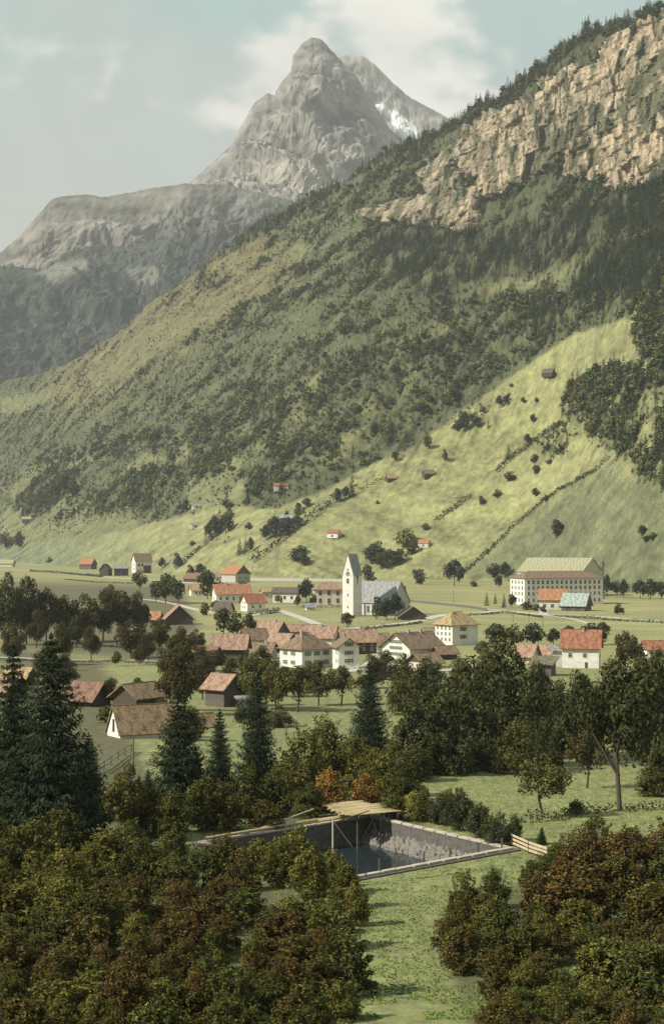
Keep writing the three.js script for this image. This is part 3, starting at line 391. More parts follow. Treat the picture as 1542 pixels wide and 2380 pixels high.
// ---------- buildings ----------
const plasterT = texture(256, 5, (u, v) => 0.86 + 0.22 * tileN(u, v, 5, 5, 5, 1) + 0.12 * tileN(u, v, 40, 40, 2, 6));
const roofT = texture(512, 7, (u, v) => { const c = (v * 24) % 1, e = ((u * 26 + Math.floor(v * 24) * 0.37) % 1); return 0.72 + 0.5 * tileN(u, v, 6, 9, 5, 3) + 0.5 * noise(Math.floor(u * 26 + Math.floor(v * 24) * 0.37) * 1.7, Math.floor(v * 24) * 2.3, 2) - (c < 0.16 ? 0.22 : 0) - (e < 0.08 ? 0.08 : 0); });
const woodT = texture(256, 4, (u, v) => { const c = (u * 20) % 1; return 0.78 + 0.3 * noise(Math.floor(u * 20) * 3.1, 1.5, v * 0) + 0.3 * tileN(u, v, 40, 5, 3, 2) - (c < 0.12 ? 0.35 : 0); });
const M = {
  white: std([0.72, 0.69, 0.62], { map: plasterT }), cream: std([0.6, 0.55, 0.45], { map: plasterT }), grey: std([0.45, 0.43, 0.38], { map: plasterT }), pink: std([0.62, 0.5, 0.44], { map: plasterT }),
  wood: std([0.085, 0.062, 0.042], { map: woodT }), greyWood: std([0.13, 0.115, 0.095], { map: woodT }), paleWood: std([0.52, 0.40, 0.21], { map: woodT }),
  brownRoof: std([0.24, 0.16, 0.105], { map: roofT }), pinkRoof: std([0.37, 0.235, 0.16], { map: roofT }), redRoof: std([0.36, 0.15, 0.085], { map: roofT }), orangeRoof: std([0.44, 0.205, 0.10], { map: roofT }), slate: std([0.30, 0.30, 0.295], { map: roofT, roughness: 0.6 }), paleRoof: std([0.42, 0.40, 0.24], { map: roofT }), tealRoof: std([0.38, 0.45, 0.40], { map: roofT }), darkRoof: std([0.13, 0.105, 0.08], { map: roofT }), greenRoof: std([0.17, 0.16, 0.09], { map: roofT }), rustRoof: std([0.24, 0.13, 0.085], { map: roofT }), tanRoof: std([0.42, 0.30, 0.15], { map: roofT }), oldRoof: std([0.27, 0.185, 0.10], { map: roofT }),
  pane: std([0.022, 0.025, 0.028], { roughness: 0.25 }), trim: std([0.6, 0.57, 0.5]), darkTrim: std([0.06, 0.045, 0.035]), shutter: std([0.10, 0.13, 0.09]), chim: std([0.40, 0.34, 0.29], { map: plasterT }), stone: std([0.30, 0.28, 0.245], { map: plasterT }), iron: std([0.05, 0.05, 0.05], { roughness: 0.6 }), pole: std([0.10, 0.08, 0.06]),
};
// a flat-sided solid from corner rings; uv in metres
function prism(pts, th, n) {   // pts: planar ring; thickness th along +n
  const N = n ?? pts[1].clone().sub(pts[0]).cross(pts[2].clone().sub(pts[0])).normalize(), up = pts.map((p) => p.clone().addScaledVector(N, th)), P = [], U = [];
  const ax = pts[1].clone().sub(pts[0]).normalize(), ay = N.clone().cross(ax), face = (q, a, b) => { for (let i = 1; i < q.length - 1; i++) for (const p of [q[0], q[i], q[i + 1]]) { P.push(p.x, p.y, p.z); U.push(p.dot(a), p.dot(b)); } };
  face(up, ax, ay); face([...pts].reverse(), ax, ay);
  pts.forEach((p, i) => { const j = (i + 1) % pts.length, a = pts[j].clone().sub(p).normalize(); face([p, pts[j], up[j], up[i]], a, N); });
  const g = new THREE.BufferGeometry(); g.setAttribute('position', new THREE.Float32BufferAttribute(P, 3)); g.setAttribute('uv', new THREE.Float32BufferAttribute(U, 2)); g.computeVertexNormals(); return g;
}
function box(w, h, d, x = 0, y = 0, z = 0) { const g = new THREE.BoxGeometry(w, h, d), p = g.attributes.position, n = g.attributes.normal, u = []; for (let i = 0; i < p.count; i++) { const X = p.getX(i), Y = p.getY(i), Z = p.getZ(i); u.push(...(Math.abs(n.getX(i)) > 0.5 ? [Z, Y] : Math.abs(n.getY(i)) > 0.5 ? [X, Z] : [X, Y])); } g.setAttribute('uv', new THREE.Float32BufferAttribute(u, 2)); g.translate(x, y, z); const r = g.toNonIndexed(); return r; }
const mg = (l) => mergeGeometries(l);
const winCache = {};
function winGeo(w, h, bars) { return winCache[w.toFixed(2) + h.toFixed(2) + bars] ??= (() => { const t = Math.min(0.11, w * 0.12), f = [box(w + 2 * t, t, 0.1, 0, h / 2 + t / 2), box(w + 2 * t + 0.14, t, 0.18, 0, -h / 2 - t / 2, 0.04), box(t, h, 0.1, -w / 2 - t / 2), box(t, h, 0.1, w / 2 + t / 2)]; if (bars) f.push(box(0.05, h, 0.05), box(w, 0.05, 0.047, 0, h * 0.12, 0.002)); return [mg(f), box(w, h, 0.04)]; })(); }
// faces: f front (+z), b back, l left (-x), r right (+x); rows are heights above the base in metres, cols fractions of the width
function windows(o, H, face, rows, cols, ww, wh, opt = {}) {
  for (const y of rows) for (const c of cols) {
    const [fr, pn] = winGeo(ww, wh, ww > 0.7), W = H.w, Dp = H.d, u = (c - 0.5), g = mesh('window', fr, opt.frame ?? M.trim, o);
    if (face === 'f') g.position.set(u * W, y, Dp / 2 + 0.05); else if (face === 'b') { g.position.set(-u * W, y, -Dp / 2 - 0.05); g.rotation.y = Math.PI; } else if (face === 'l') { g.position.set(-W / 2 - 0.05, y, u * Dp); g.rotation.y = -Math.PI / 2; } else { g.position.set(W / 2 + 0.05, y, -u * Dp); g.rotation.y = Math.PI / 2; }
    const p = mesh('pane', pn, M.pane, g); p.position.z = -0.02;
    if (opt.shutters) for (const s of [-1, 1]) { const sh = mesh('shutter', (winCache['s' + ww.toFixed(2) + wh.toFixed(2)] ??= box(ww * 0.5, wh, 0.06)), opt.shutters, g); sh.position.set(s * (ww * 0.78 + 0.1), 0, 0.03); }
  }
}
function roofParts(H, type, ridge, over, rh, m, o, th = 0.22, hipIn = 0.5) {
  const { w, d, h } = H, A = w / 2, B = d / 2, list = [];
  if (type === 'gable') {
    const half = ridge === 'x' ? B : A, len = (ridge === 'x' ? A : B) + over, dy = over * rh / half, e = half + over, ye = h - dy, yr = h + rh, T = ridge === 'x' ? (u, y, s) => V(u, y, s) : (u, y, s) => V(s, y, u);
    for (const s of [1, -1]) { const q = [T(-len, ye, s * e), T(len, ye, s * e), T(len, yr, 0), T(-len, yr, 0)]; const N = T(0, half, s * rh).normalize(); if (q[1].clone().sub(q[0]).cross(q[2].clone().sub(q[0])).dot(N) < 0) q.reverse(); list.push(prism(q, th, N)); }
    list.push(ridge === 'x' ? box(2 * len, 0.16, 0.34, 0, yr + th, 0) : box(0.34, 0.16, 2 * len, 0, yr + th, 0));
  } else if (type === 'hip') {
    const X = A + over, Z = B + over, dy = over * rh / Math.min(A, B), ye = h - dy, yr = h + rh, rx = Math.max(0.05, A - B * 2 * hipIn);
    const c = [V(-X, ye, Z), V(X, ye, Z), V(X, ye, -Z), V(-X, ye, -Z)], r = [V(-rx, yr, 0), V(rx, yr, 0)];
    for (const q of [[c[0], c[1], r[1], r[0]], [c[2], c[3], r[0], r[1]], [c[1], c[2], r[1]], [c[3], c[0], r[0]]]) list.push(prism(q, th));
    list.push(box(2 * rx + 0.3, 0.2, 0.34, 0, yr + th * 0.9, 0));
  } else if (type === 'shed') { const q = [V(-A - over, h, B + over), V(A + over, h, B + over), V(A + over, h + rh, -B - over), V(-A - over, h + rh, -B - over)]; list.push(prism(q, th)); }
  return mesh('roof', mg(list), m, o);
}
function wallGeo({ w, d, h }, type, ridge, rh) {
  const A = w / 2, B = d / 2, y0 = -1.2, L = [];
  if (type === 'gable') {
    const ring = ridge === 'x' ? [V(A, y0, B), V(A, y0, -B), V(A, h, -B), V(A, h + rh, 0), V(A, h, B)] : [V(-A, y0, -B), V(A, y0, -B), V(A, h, -B), V(0, h + rh, -B), V(-A, h, -B)];
    const N = ridge === 'x' ? V(-1, 0, 0) : V(0, 0, 1), len = ridge === 'x' ? w : d; if (ring[1].clone().sub(ring[0]).cross(ring[2].clone().sub(ring[0])).dot(N) < 0) ring.reverse(); return prism(ring, len, N);
  }
  return box(w, h - y0 + (type === 'shed' ? rh * 0.3 : 0), d, 0, (h + y0) / 2, 0);
}
/* one building; lengths in photo pixels at its distance, turn in degrees */
function house(name, label, category, px, py, { turn = 0, w, d, h, rh, type = 'gable', ridge = 'x', over = 0.95, wall = M.white, roof = M.brownRoof, wins = [], chimney, doors = [], gable, group, hipIn, p }) {
  p = p ?? spot(px, py); const k = -p.z / F, H = { w: w * k, d: d * k, h: h * k }, RH = rh * k, o = thing(name, label, category, p, turn * Math.PI / 180, group);
  mesh('wall', wallGeo(H, type, ridge, RH), wall, o);
  if (gable) { const A = H.w / 2, B = H.d / 2; for (const s of [-1, 1]) { const r = ridge === 'x' ? [V(s * A, H.h * 0.98, B), V(s * A, H.h * 0.98, -B), V(s * A, H.h + RH, 0)] : [V(-A, H.h * 0.98, s * B), V(A, H.h * 0.98, s * B), V(0, H.h + RH, s * B)], N = ridge === 'x' ? V(s, 0, 0) : V(0, 0, s); if (r[1].clone().sub(r[0]).cross(r[2].clone().sub(r[0])).dot(N) < 0) r.reverse(); mesh('gable_boarding', prism(r, 0.06, N), gable, o); } }
  const rf = roofParts(H, type, ridge, over, RH, roof, o, 0.22, hipIn);
  for (const [face, rows, cols, ww, wh, opt] of wins) windows(o, H, face, rows.map((y) => y * k), cols, ww * k, wh * k, opt);
  for (const [face, c, ww, wh, m] of doors) { const g = mesh('door', box(ww * k, wh * k, 0.1), m ?? M.darkTrim, o), u = c - 0.5; if (face === 'f') g.position.set(u * H.w, wh * k / 2, H.d / 2 + 0.04); else if (face === 'l') { g.position.set(-H.w / 2 - 0.04, wh * k / 2, u * H.d); g.rotation.y = -Math.PI / 2; } else { g.position.set(H.w / 2 + 0.04, wh * k / 2, -u * H.d); g.rotation.y = Math.PI / 2; } }
  for (const [cx, cz, ch = 0.9] of chimney ?? []) { const c = mesh('chimney', mg([box(0.7, 2.2, 0.7, 0, 0, 0), box(0.9, 0.16, 0.9, 0, 1.1, 0)]), M.chim, rf); const t = ridge === 'x' ? Math.abs(cz) : Math.abs(cx); c.position.set(cx * H.w / 2, H.h + RH * (1 - t) + ch - 0.6, cz * H.d / 2); }
  return o;
}
// ---------- roads and walls of the valley ----------
function ribbon(pts, width, lift, m, name) {   // a strip laid on the ground
  const c = new THREE.CatmullRomCurve3(pts), n = Math.max(8, Math.round(c.getLength() / 2.5)), P = [], U = [], I = []; let L = 0, prev = null;
  for (let i = 0; i <= n; i++) { const p = c.getPointAt(i / n), t = c.getTangentAt(i / n), nx = -t.z, nz = t.x, l = Math.hypot(nx, nz); if (prev) L += p.distanceTo(prev); prev = p; for (const s of [-1, 0, 1]) { const x = p.x + nx / l * s * width / 2, z = p.z + nz / l * s * width / 2; P.push(x, groundH(x, -z) + lift, z); U.push(s * width / 2, L); } if (i) { const k = (i - 1) * 3; for (const q of [0, 1]) I.push(k + q, k + q + 1, k + q + 3, k + q + 1, k + q + 4, k + q + 3); } }
  const g = new THREE.BufferGeometry(); g.setAttribute('position', new THREE.Float32BufferAttribute(P, 3)); g.setAttribute('uv', new THREE.Float32BufferAttribute(U, 2)); g.setIndex(I); g.computeVertexNormals(); return structure(name, g, m);
}
const ROAD = std([0.50, 0.46, 0.38], { map: plasterT, roughness: 1 });
ROAD.side = THREE.DoubleSide;
const gp = (l) => l.map(([x, y]) => ground(x, y));
ribbon(gp([[900, 1393], [960, 1397], [1020, 1402], [1090, 1410], [1130, 1416], [1180, 1419]]), 5, 0.09, ROAD, 'road');
ribbon(gp([[700, 1474], [771, 1465], [838, 1459], [906, 1452], [960, 1446], [1010, 1434], [1040, 1428], [1083, 1426], [1124, 1424], [1165, 1420], [1219, 1425], [1262, 1429], [1330, 1430], [1395, 1434], [1470, 1440], [1560, 1445]]), 6, 0.13, ROAD, 'road');
ribbon(gp([[642, 1418], [683, 1431], [731, 1449], [766, 1461], [790, 1470]]), 5.5, 0.17, ROAD, 'road');
ribbon(gp([[1262, 1430], [1330, 1440], [1395, 1460]]), 3, 0.17, ROAD, 'path');
ribbon(gp([[-40, 1527], [60, 1530], [141, 1534], [260, 1535], [382, 1537], [460, 1545]]), 3.2, 0.1, ROAD, 'road');
ribbon(gp([[320, 1392], [360, 1396], [405, 1404], [470, 1420], [560, 1432], [642, 1418]]), 5, 0.09, ROAD, 'road');
ribbon(gp([[-60, 1321], [60, 1326], [140, 1330], [230, 1340], [300, 1345], [400, 1352], [500, 1360]]), 9, 0.12, ROAD, 'road');
ribbon(gp([[1262, 1430], [1262, 1420], [1250, 1412]]), 5, 0.17, ROAD, 'path');
ribbon(gp([[540, 1560], [620, 1566], [690, 1566], [790, 1563], [850, 1550], [900, 1543], [960, 1560], [1040, 1558], [1120, 1545]]), 4.5, 0.12, ROAD, 'village_street');
ribbon(gp([[788, 1470], [845, 1494], [872, 1522], [852, 1550]]), 3.5, 0.16, ROAD, 'village_street');
function wallAlong(name, label, category, px, h, th, m, group) {
  const p = gp(px), c = p[Math.floor(p.length / 2)], L = [];
  for (let i = 0; i < p.length - 1; i++) { const a = p[i], b = p[i + 1], l = Math.hypot(b.x - a.x, b.z - a.z), g = box(l + 0.1, h + 1, th, 0, h / 2 - 0.5 + 0.02 * (i % 2), 0); g.rotateY(-Math.atan2(b.z - a.z, b.x - a.x)); g.translate((a.x + b.x) / 2 - c.x, (a.y + b.y) / 2 - c.y, (a.z + b.z) / 2 - c.z); L.push(g); }
  const o = thing(name, label, category, c, 0, group); mesh('stonework', mg(L), m, o); return o;
}
const DARKSTONE = std([0.13, 0.12, 0.10], { map: plasterT });
wallAlong('retaining_wall', 'long pale wall along the far edge of the valley floor behind the village', 'wall', [[560, 1349], [640, 1350], [720, 1351], [800, 1352]], 2.6, 0.6, M.grey);
wallAlong('roadside_wall', 'dark stone wall under the pale road right of the church', 'wall', [[905, 1396], [960, 1400], [1020, 1406], [1090, 1413], [1130, 1420]], 1.4, 0.5, DARKSTONE);
hedge('hedge', 'low dark hedge below the road between church and tall hipped house', 'hedge', gp([[838, 1464], [870, 1461], [906, 1457], [945, 1453], [980, 1448]]), 1.7, 1.4, 'dark', 0.32, 5, 40);
hedge('hedge', 'low dark hedge below the road curving towards the factory', 'hedge', gp([[1083, 1431], [1124, 1429], [1165, 1425], [1195, 1427], [1225, 1431], [1258, 1436]]), 1.4, 1.3, 'dark', 0.32, 6, 40);
hedge('hedge', 'dark hedge below the road right of the factory', 'hedge', gp([[1287, 1433], [1340, 1436], [1395, 1440], [1460, 1445], [1560, 1450]]), 1.6, 1.4, 'dark', 0.32, 7, 40);
hedge('hedge', 'dark hedge in front of the two-storey pink house', 'hedge', gp([[700, 1412], [740, 1412], [795, 1412]]), 1.6, 1.6, 'dark', 0.35, 8, 40);
hedge('hedge', 'dark garden hedge in front of the red-roofed house with white gable', 'hedge', gp([[575, 1428], [610, 1428], [650, 1424]]), 3, 2.5, 'dark', 0.4, 9, 40);
hedge('hedge', 'dark hedge under the pale road in the meadow at left', 'hedge', gp([[-10, 1534], [100, 1538], [200, 1540], [300, 1541], [385, 1543]]), 0.9, 0.9, 'dark', 0.2, 10, 44);
hedge('hedge', 'dark hedge across the upper meadow at left behind the lone tree', 'hedge', gp([[180, 1497], [230, 1502], [290, 1507], [370, 1511]]), 1.3, 1.2, 'dark', 0.25, 11, 40);
hedge('hedge', 'thin dark hedge line across the pale field at upper left', 'hedge', gp([[150, 1347], [230, 1354], [310, 1357]]), 1.2, 1.6, 'dark', 0.4, 12, 40);
hedge('hedge', 'dark row of bushes at the far edge of the pale field, upper left', 'hedge', gp([[70, 1328], [140, 1332], [200, 1338], [240, 1342]]), 2.4, 2, 'dark', 0.5, 13, 40);
// walls with bushes running up the mountainside
const hp = (l) => { const r = []; for (let i = 0; i < l.length - 1; i++) for (let k = 0; k < 6; k++) { const p = hill(lerp(l[i][0], l[i + 1][0], k / 6), lerp(l[i][1], l[i + 1][1], k / 6)); if (p) r.push(p); } return r; };
hedge('hedge', 'long dark hedge climbing the meadow from the single large tree', 'hedge', hp([[1078, 1332], [1120, 1295], [1180, 1237], [1232, 1190], [1262, 1166], [1300, 1140], [1345, 1118], [1385, 1095], [1420, 1062]]), 4, 5, 'dark', 1, 31, 70);
hedge('hedge', 'broken dark hedge climbing the middle of the meadow', 'hedge', hp([[1012, 1214], [1040, 1190], [1068, 1172], [1102, 1148]]), 5, 6, 'dark', 1, 32, 60);
hedge('hedge', 'dark wall of bushes high on the meadow below the right-hand woods', 'hedge', hp([[1150, 1100], [1180, 1072], [1215, 1045], [1250, 1020], [1290, 995], [1310, 985]]), 6, 7, 'dark', 1.1, 33, 60);
hedge('hedge', 'dark hedge curving down the slope left of the meadow above the church', 'hedge', hp([[590, 1308], [620, 1285], [660, 1255], [700, 1222], [730, 1200], [770, 1170], [800, 1148], [835, 1135]]), 9, 11, 'blue', 1.3, 34, 40);
hedge('hedge', 'row of bluish bushes between the two small huts on the slope', 'hedge', hp([[840, 1142], [870, 1122], [895, 1112]]), 6, 6, 'blue', 1, 35, 16);
hedge('hedge', 'dark hedge climbing from the village edge to the bush clump', 'hedge', hp([[425, 1310], [460, 1280], [490, 1255], [520, 1235]]), 6, 7, 'dark', 1.2, 36, 50);

// ---------- church ----------
{
  const p = ground(818, 1432), k = -p.z / F, t = thing('church', 'church with white clock tower, steep gabled tower roof and grey slate nave', 'church', p, 0);
  const tower = new THREE.Group(); tower.name = 'tower'; t.add(tower); tower.rotation.y = -0.52;
  const H = { w: 28 * k, d: 42 * k, h: 97 * k }, rh = 47 * k;
  mesh('wall', wallGeo(H, 'gable', 'z', rh), M.white, tower); roofParts(H, 'gable', 'z', 0.18, rh, M.slate, tower, 0.18);
  mesh('cornice', mg([box(H.w + 0.3, 0.25, H.d + 0.3, 0, H.h - 0.3, 0)]), M.trim, tower);
  for (const [face, c] of [['f', 0.5], ['r', 0.5]]) windows(tower, H, face, [82 * k], [c], 6 * k, 11 * k);
  windows(tower, H, 'f', [108 * k, 50 * k, 22 * k], [0.5], 2.6 * k, 5 * k);
  for (const r of [0, Math.PI / 2]) { const g = mesh('clock_face', new THREE.CylinderGeometry(5 * k, 5 * k, 0.12, 28).rotateX(Math.PI / 2), std([0.10, 0.09, 0.09]), tower); const rad = r ? H.w / 2 : H.d / 2; g.rotation.y = r; g.position.set(r ? rad + 0.07 : 0, (r ? 92 : 98) * k, r ? 0 : rad + 0.08); const hands = mesh('clock_hands', mg([box(0.12, 4 * k, 0.04, 0, 1.8 * k, 0.08), box(3 * k, 0.14, 0.045, 1.3 * k, 0, 0.081)]), std([0.6, 0.45, 0.15]), g); }
  const nave = new THREE.Group(); nave.name = 'nave'; t.add(nave); nave.rotation.y = -0.55; nave.position.copy(ground(886, 1428)).sub(p);
  const N = { w: 104 * k, d: 88 * k, h: 30 * k }, nr = 48 * k;
  mesh('wall', wallGeo(N, 'gable', 'x', nr), M.grey, nave); roofParts(N, 'gable', 'x', 0.5, nr, M.slate, nave, 0.25);
  for (let i = 0; i < 5; i++) { const b = mesh('buttress', box(2.6 * k, 26 * k, 1.0), M.white, nave); b.position.set((-0.42 + i * 0.21) * N.w, 13 * k, N.d / 2 + 0.5); }
  windows(nave, N, 'f', [14 * k], [0.185, 0.395, 0.605, 0.815], 7 * k, 15 * k); windows(nave, N, 'r', [22 * k], [0.3, 0.7], 7 * k, 18 * k);
  landmark('the church tower', 815, 1430); landmark('the church nave', 890, 1435);
}
// ---------- factory and its outbuildings ----------
const cols = (n, a = 0.5 / n, b = 1 - a) => Array.from({ length: n }, (_, i) => n === 1 ? 0.5 : lerp(a, b, i / (n - 1)));
house('factory', 'long white factory with rows of dark windows and brown roof', 'factory', 1292, 1404, { turn: 18, w: 198, d: 80, h: 61, rh: 15, type: 'hip', over: 0.6, wall: M.white, roof: M.brownRoof, hipIn: 0.3, wins: [['f', [11, 26, 39, 52], cols(16, 0.05), 5.2, 8], ['l', [11, 26, 39, 52], cols(4, 0.16), 6, 7.5]] });
house('factory_hall', 'large hall with broad pale yellow-green roof behind the white factory', 'factory', 1300, 1383, { turn: -32, w: 160, d: 120, h: 55, rh: 31, over: 0.6, wall: M.cream, roof: M.paleRoof });
house('outbuilding', 'white outbuilding with mottled orange roof in front of the factory', 'house', 1284, 1416, { turn: -12, w: 60, d: 44, h: 25, rh: 22, wall: M.cream, roof: M.orangeRoof, wins: [['f', [9], [0.2, 0.5, 0.8], 7, 8]] });
house('open_shed', 'open shed with pale teal roof and dark timber front before the factory', 'shed', 1338, 1419, { turn: -25, w: 56, d: 54, h: 14, rh: 26, wall: M.greyWood, roof: M.tealRoof, doors: [['f', 0.3, 12, 10], ['f', 0.7, 12, 10]] });
house('outbuilding', 'small white house with dusty pink roof at the right end of the factory', 'house', 1374, 1402, { turn: -22, w: 42, d: 30, h: 26, rh: 12, wall: M.white, roof: M.pinkRoof, wins: [['r', [14], [0.5], 5, 6]] });
{ const p = ground(1400, 1392), k = -p.z / F, pts = [[2.6, -1], [2.6, 3], [2.1, 5], [1.5, 70], [1.9, 78], [2.1, 84], [2.3, 86], [1.4, 88], [0, 88]].map(([r, y]) => new THREE.Vector2(r * k, y * k)); const o = thing('factory_chimney', 'tall thin dark chimney at the right end of the factory', 'chimney', p); mesh('shaft', new THREE.LatheGeometry(pts, 14), M.iron, o); mesh('base', box(8 * k, 6 * k, 8 * k, 0, 2 * k, 0), DARKSTONE, o); }
landmark('the white factory', 1290, 1405); landmark('the tall factory chimney', 1402, 1390);

// ---------- village, far row ----------
house('house', 'two-storey pink house with low hipped roof left of the church tower', 'house', 762, 1405, { turn: 6, w: 68, d: 42, h: 37, rh: 14, type: 'hip', wall: M.pink, roof: M.pinkRoof, chimney: [[0.2, 0, 0.3]], wins: [['f', [10, 27], [0.2, 0.5, 0.8], 7, 10]], doors: [['f', 0.5, 5, 3]] });
house('house', 'house with red tiled roof and narrow white gable end beside a hedge', 'house', 588, 1420, { turn: 28, w: 46, d: 36, h: 22, rh: 17, roof: M.redRoof, wins: [['l', [10, 20], [0.35, 0.65], 4, 5], ['f', [11], [0.3, 0.7], 5, 6]] });
house('house', 'long white house with bright orange-red roof left of the red-roofed house', 'house', 538, 1402, { turn: 16, w: 82, d: 46, h: 24, rh: 20, roof: M.orangeRoof, chimney: [[-0.3, 0.1]], wins: [['f', [12], cols(5, 0.12), 5, 7], ['l', [12], [0.5], 5, 7]] });
house('house', 'tall house with orange roof and dark grey gable at the foot of the meadow', 'house', 548, 1353, { turn: -42, w: 46, d: 48, h: 20, rh: 19, wall: M.grey, gable: M.greyWood, roof: M.orangeRoof, wins: [['r', [10], [0.3, 0.7], 4, 5]] });
house('shed', 'low white shed with pinkish roof left of the tall orange-roofed house', 'shed', 500, 1352, { turn: 6, w: 52, d: 24, h: 12, rh: 8, roof: M.pinkRoof, wins: [['f', [6], cols(4, 0.15), 4, 4]] });
house('barn', 'small barn with red roof and dark gable at the village edge', 'barn', 450, 1352, { turn: -30, w: 38, d: 26, h: 8, rh: 12, wall: M.wood, roof: M.rustRoof });
house('house', 'low white house with dark roof right of the garden hedge', 'house', 665, 1400, { turn: -12, w: 56, d: 34, h: 24, rh: 10, roof: M.darkRoof, wins: [['f', [12], [0.2, 0.5, 0.8], 6, 7]], doors: [['f', 0.36, 5, 12]] });
house('house', 'small pale house with tan roof tucked behind the red-roofed house', 'house', 625, 1392, { turn: 10, w: 36, d: 24, h: 18, rh: 8, wall: M.cream, roof: M.tanRoof, wins: [['f', [9], [0.3, 0.7], 4, 5]] });
house('barn', 'dark gabled barn right of the church nave', 'barn', 956, 1440, { turn: 8, w: 58, d: 40, h: 10, rh: 20, ridge: 'z', wall: M.wood, roof: M.darkRoof });
house('house', 'white house with brown roof standing at the foot of the left slope', 'house', 330, 1332, { turn: 24, w: 40, d: 30, h: 28, rh: 17, roof: M.brownRoof, wins: [['l', [10, 20], [0.35, 0.65], 4, 5], ['f', [19], [0.2, 0.4], 5, 6]], doors: [['f', 0.7, 18, 18, M.wood]] });
house('barn', 'small barn with orange roof on the pale field edge, upper left', 'barn', 205, 1323, { turn: -24, w: 32, d: 24, h: 13, rh: 12, wall: M.greyWood, roof: M.orangeRoof });
house('barn', 'dark barn with a pointed gable left of the open black shed', 'barn', 246, 1338, { turn: -12, w: 22, d: 24, h: 15, rh: 12, ridge: 'z', wall: M.wood, roof: M.darkRoof });
house('open_shed', 'black open-fronted shed with grey roof near the white slope house', 'shed', 282, 1338, { turn: 4, w: 32, d: 20, h: 18, rh: 7, wall: M.wood, roof: M.slate, doors: [['f', 0.27, 11, 13, M.pane], ['f', 0.73, 11, 13, M.pane]] });
house('shed', 'pale-roofed low shed at the far left edge of the valley', 'shed', 16, 1317, { turn: -8, w: 34, d: 20, h: 8, rh: 8, wall: M.cream, roof: M.paleRoof });
house('barn', 'wide dark barn with pale gabled roof in the trees left of the village', 'barn', 414, 1451, { turn: 12, w: 62, d: 50, h: 15, rh: 29, ridge: 'z', over: 1, wall: M.wood, roof: M.pinkRoof, doors: [['f', 0.5, 14, 16, M.darkTrim]] });
house('house', 'small house with orange roof beside the wide dark barn', 'house', 358, 1446, { turn: -14, w: 30, d: 26, h: 10, rh: 15, wall: M.greyWood, roof: M.orangeRoof, wins: [['f', [5], [0.3, 0.7], 4, 4]] });
[['the long orange-roofed house', 535, 1400], ['the dark pale-gabled barn', 412, 1450], ['the two-storey pink house', 762, 1405], ['the dark church-side barn', 958, 1440], ['the white slope-foot house', 330, 1332], ['the orange-roofed field barn', 205, 1322]].forEach((m) => landmark(...m));

// ---------- village, middle ----------
house('house', 'brown-roofed house with chimney at the back left of the village centre', 'house', 632, 1490, { turn: -34, w: 56, d: 50, h: 20, rh: 25, wall: M.greyWood, roof: M.pinkRoof, chimney: [[0.4, 0.1, 0.8]], wins: [['r', [10], [0.3, 0.7], 4, 6]] });
house('house', 'long low house with reddish ridge behind the brown-roofed house', 'house', 694, 1474, { turn: 3, w: 78, d: 30, h: 10, rh: 12, wall: M.grey, roof: M.pinkRoof, wins: [['f', [6], cols(5, 0.12), 4, 4]] });
house('house', 'pink-roofed house with dark gable left of the white hipped house', 'house', 656, 1512, { turn: -34, w: 50, d: 44, h: 18, rh: 21, wall: M.grey, gable: M.wood, roof: M.pinkRoof });
house('house', 'house with broad pink roof between the hipped house and white gable house', 'house', 748, 1500, { turn: -18, w: 66, d: 56, h: 22, rh: 24, wall: M.cream, roof: M.pinkRoof, chimney: [[0, 0.15, 0.6]] });
house('house', 'dark timber house under a long pinkish roof right of the white gable house', 'house', 830, 1519, { turn: 12, w: 78, d: 56, h: 32, rh: 24, wall: M.wood, roof: M.pinkRoof, chimney: [[0.4, 0.1, 0.6]], wins: [['f', [12, 23], cols(4, 0.14), 5, 6]] });
house('house', 'large white house with brown hipped roof in the village centre', 'house', 710, 1549, { turn: 40, w: 88, d: 82, h: 46, rh: 32, type: 'hip', over: 0.8, wall: M.white, roof: M.brownRoof, hipIn: 0.45, chimney: [[-0.35, 0.1, 0.5]], wins: [['f', [12, 33], [0.2, 0.5, 0.8], 8, 10, { shutters: M.shutter }], ['l', [33, 12], [0.25, 0.6], 7, 9, { shutters: M.shutter }]], doors: [['f', 0.64, 8, 15]] });
house('house', 'narrow white house with gable to the front and three rows of windows', 'house', 803, 1554, { turn: 14, w: 48, d: 58, h: 54, rh: 17, ridge: 'z', wall: M.white, roof: M.brownRoof, wins: [['f', [20, 39, 58], [0.5], 9, 9, { shutters: M.shutter }], ['l', [20, 39], [0.6, 0.85], 5, 8]], chimney: [[0, -0.3, 0.7]] });
house('chalet', 'white gabled chalet with large spreading brown roof right of village centre', 'house', 958, 1529, { turn: 42, w: 108, d: 92, h: 28, rh: 30, over: 1.1, wall: M.white, roof: M.brownRoof, chimney: [[-0.3, 0.05, 0.8], [0.45, 0.05, 0.5]], wins: [['l', [12, 26, 40], [0.35, 0.5, 0.65], 6, 7, { shutters: M.shutter }], ['l', [12], [0.2, 0.8], 6, 7], ['f', [13], cols(4, 0.15), 6, 7]] });
house('chalet', 'small chalet with light gable and tan roof in front of the large chalet', 'house', 986, 1551, { turn: 38, w: 60, d: 52, h: 14, rh: 19, over: 0.9, wall: M.pink, gable: M.wood, roof: M.oldRoof, wins: [['l', [7], [0.35, 0.65], 5, 6]] });
house('house', 'tall white and grey house with steep tan hipped roof', 'house', 1060, 1498, { turn: 36, w: 77, d: 62, h: 50, rh: 25, type: 'hip', over: 0.8, wall: M.white, roof: M.tanRoof, hipIn: 0.36, chimney: [[-0.4, 0.15, 0.3]], wins: [['f', [20, 38], [0.42], 9, 9, { shutters: M.shutter }], ['l', [14, 27, 40], cols(4, 0.16), 5, 7]] });
